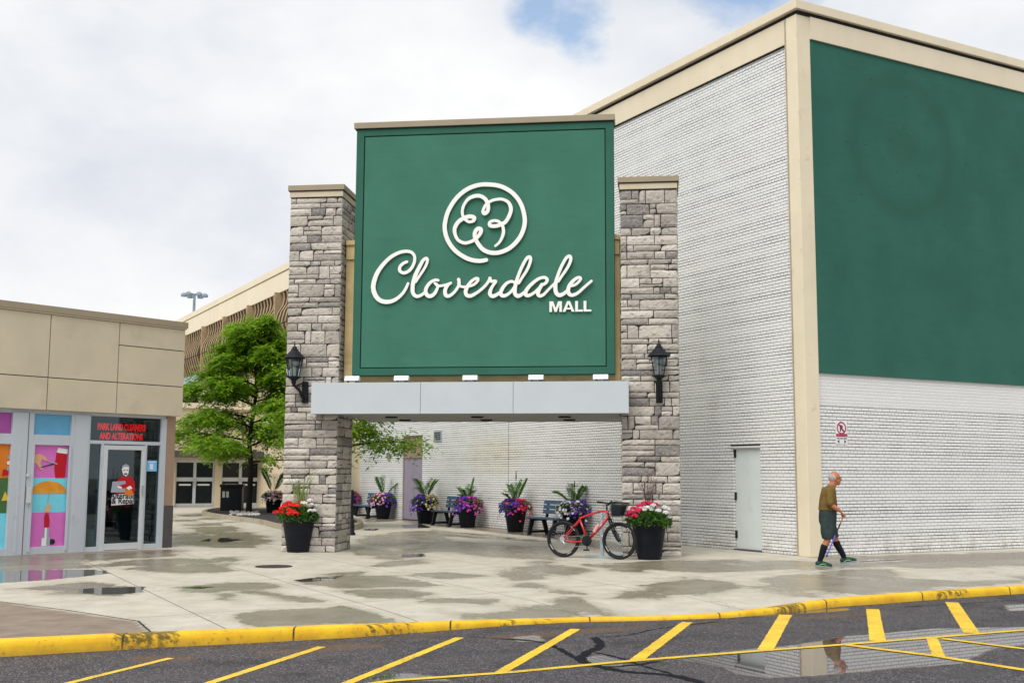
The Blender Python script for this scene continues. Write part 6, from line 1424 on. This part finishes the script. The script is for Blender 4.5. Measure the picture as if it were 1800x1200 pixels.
# eyes and glasses
e_ = MB()
for s in (-1, 1): e_.ell(hc+Vector((.078, s*.031, -.012)), (.010, .012, .009))
e_.build('eyes', M['p_dark'], man, smooth='all')
g_ = MB()
for s in (-1, 1): g_.tube([hc+Vector((.092, s*.03, -.012)), hc+Vector((.075, s*.074, -.008)), hc+Vector((.0, s*.084, -.008))], .0025, 5); g_.torus(hc+Vector((.095, s*.033, -.018)), .021, .0022, 20, 4)
g_.build('glasses', M['black'], man)
h_ = MB(); h_.ell(hc+Vector((-.030, 0, .004)), (.092, .081, .086), rot, 20, 14); h_.ell(hc+Vector((-.052, 0, -.028)), (.052, .070, .050), rot, 18, 12)
ho = remesh(h_, 'hair', M['hair'], man, .008, 2)
def loft(mb, rows, n=22, sq=1.0):
    vs = []
    for (xa, xb, Y, yc, ry) in rows:
        c = Z3((xa+xb)/2, Y, yc); rx = (xb-xa)/2*K
        for k in range(n):
            a_ = 2*math.pi*k/n; vs.append((c.x+rx*math.cos(a_), c.y+ry*math.sin(a_), c.z))
    fs = [(i*n+k, i*n+(k+1) % n, (i+1)*n+(k+1) % n, (i+1)*n+k) for i in range(len(rows)-1) for k in range(n)]+[tuple(range(n)), tuple(range((len(rows)-1)*n, len(rows)*n))]
    mb._add(vs, fs)
s_ = MB()
loft(s_, [(248, 318, 214, 0, .062), (238, 322, 226, 0, .085), (212, 328, 242, 0, .135), (186, 330, 266, 0, .178), (166, 334, 310, 0, .185), (152, 340, 370, 0, .182), (142, 345, 430, 0, .178), (137, 347, 480, 0, .178), (134, 346, 503, 0, .180)])
limb(s_, [sh, sh.lerp(el_, .5), sh.lerp(el_, .92)], [.070, .068, .068]); limb(s_, [sh2, sh2.lerp(el2, .9)], [.070, .068]); remesh(s_, 'shirt', M['shirt'], man, .009, 3)
s_ = MB(); loft(s_, [(147, 336, 490, 0, .168), (140, 337, 530, 0, .176), (136, 334, 580, 0, .182), (137, 332, 630, 0, .184), (150, 325, 670, 0, .17)])
loft(s_, [(142, 300, 600, -.085, .092), (137, 302, 680, -.088, .098), (137, 300, 750, -.09, .100), (148, 290, 800, -.09, .098), (157, 283, 826, -.09, .095)]); loft(s_, [(150, 320, 600, .085, .092), (190, 345, 680, .086, .096), (240, 358, 750, .084, .098), (272, 368, 806, .08, .094)])
remesh(s_, 'shorts', M['shorts'], man, .009, 3)
for k_, a_ in ((kN, aN), (kF, aF)):
    q = MB(); calf = k_.lerp(a_, .35)+Vector((-.015, 0, 0)); limb(q, [k_.lerp(a_, .30 if a_ is aN else .2)+Vector((-.012, 0, 0)), calf, a_.lerp(k_, .2), a_+Vector((0, 0, -.01))], [.061, .064, .056, .046, .041]); remesh(q, 'sock', M['sock'], man, .008, 2)
for a_, t_ in ((aN, toeN), (aF, toeF)):
    d_ = (t_-a_); d_.z += .045; heel = a_+Vector((-.035, 0, -.055)); q = MB(); limb(q, [heel+Vector((0, 0, .01)), heel.lerp(t_, .45)+Vector((0, 0, .018)), t_+Vector((.015, 0, -.01))], [.043, .043, .036]); q.ell(a_+Vector((.0, 0, -.02)), (.05, .045, .035)); so_ = remesh(q, 'shoe', M['shoe'], man, .007, 2)
    q = MB(); dn = (t_-heel).normalized(); up_ = Vector((-dn.z, 0, dn.x)); pts = [heel-dn*.03, heel.lerp(t_, .5), t_+dn*.03]
    q.hexa([pts[0]+Vector((0, -.04, 0))-up_*.05, pts[2]+Vector((0, -.032, 0))-up_*.045, pts[2]+Vector((0, .032, 0))-up_*.045, pts[0]+Vector((0, .04, 0))-up_*.05, pts[0]+Vector((0, -.045, 0))-up_*.022, pts[2]+Vector((0, -.036, 0))-up_*.022, pts[2]+Vector((0, .036, 0))-up_*.022, pts[0]+Vector((0, .045, 0))-up_*.022]); q.build('sole', M['sole'], so_, bevel=.008)
    q = MB()
    for t in (.38, .5, .62): c = heel.lerp(t_, t)+up_*(.052-.02*t); q.tube([c+Vector((0, -.040, -.02)), c+Vector((0, 0, .006)), c+Vector((0, .04, -.02))], .006, 5)
    q.tube([heel.lerp(t_, .1)+Vector((0, -.044, -.01)), heel.lerp(t_, .45)+Vector((0, -.046, .01)), heel.lerp(t_, .7)+Vector((0, -.042, -.01))], .007, 5); q.build('laces', M['lime'], so_)
# cane held in the near hand
gp_ = wr+hd.normalized()*.085; tip = Z3(178, 1015, -.20); cn = empty('walking_cane', fp, math.radians(-2), 'blue and wood walking cane slanting back from the walking man\'s hand', 'cane')
dcn = (tip-gp_).normalized()
q = MB(); q.tube([gp_+Vector((-.05, 0, .010)), gp_+Vector((-.02, 0, .012)), gp_+Vector((.02, 0, .006)), gp_+Vector((.028, 0, -.02)), gp_+dcn*.05], .011, 8); q.tube([gp_+dcn*.04, gp_+dcn*.16], .011, 8); q.build('handle', M['wood'], cn, smooth='all')
q = MB(); q.tube([gp_+dcn*.16, gp_+dcn*.38], .012, 8); q.build('upper_shaft', M['rubber'], cn, smooth=True)
q = MB(); q.tube([gp_+dcn*.38, tip-dcn*.03], .012, 8); q.build('lower_shaft', M['blue_cane'], cn, smooth=True)
q = MB(); q.tube([tip-dcn*.03, tip], [.014, .017], 8); q.build('ferrule', M['rubber'], cn, smooth=True)

bpy.context.view_layer.update()
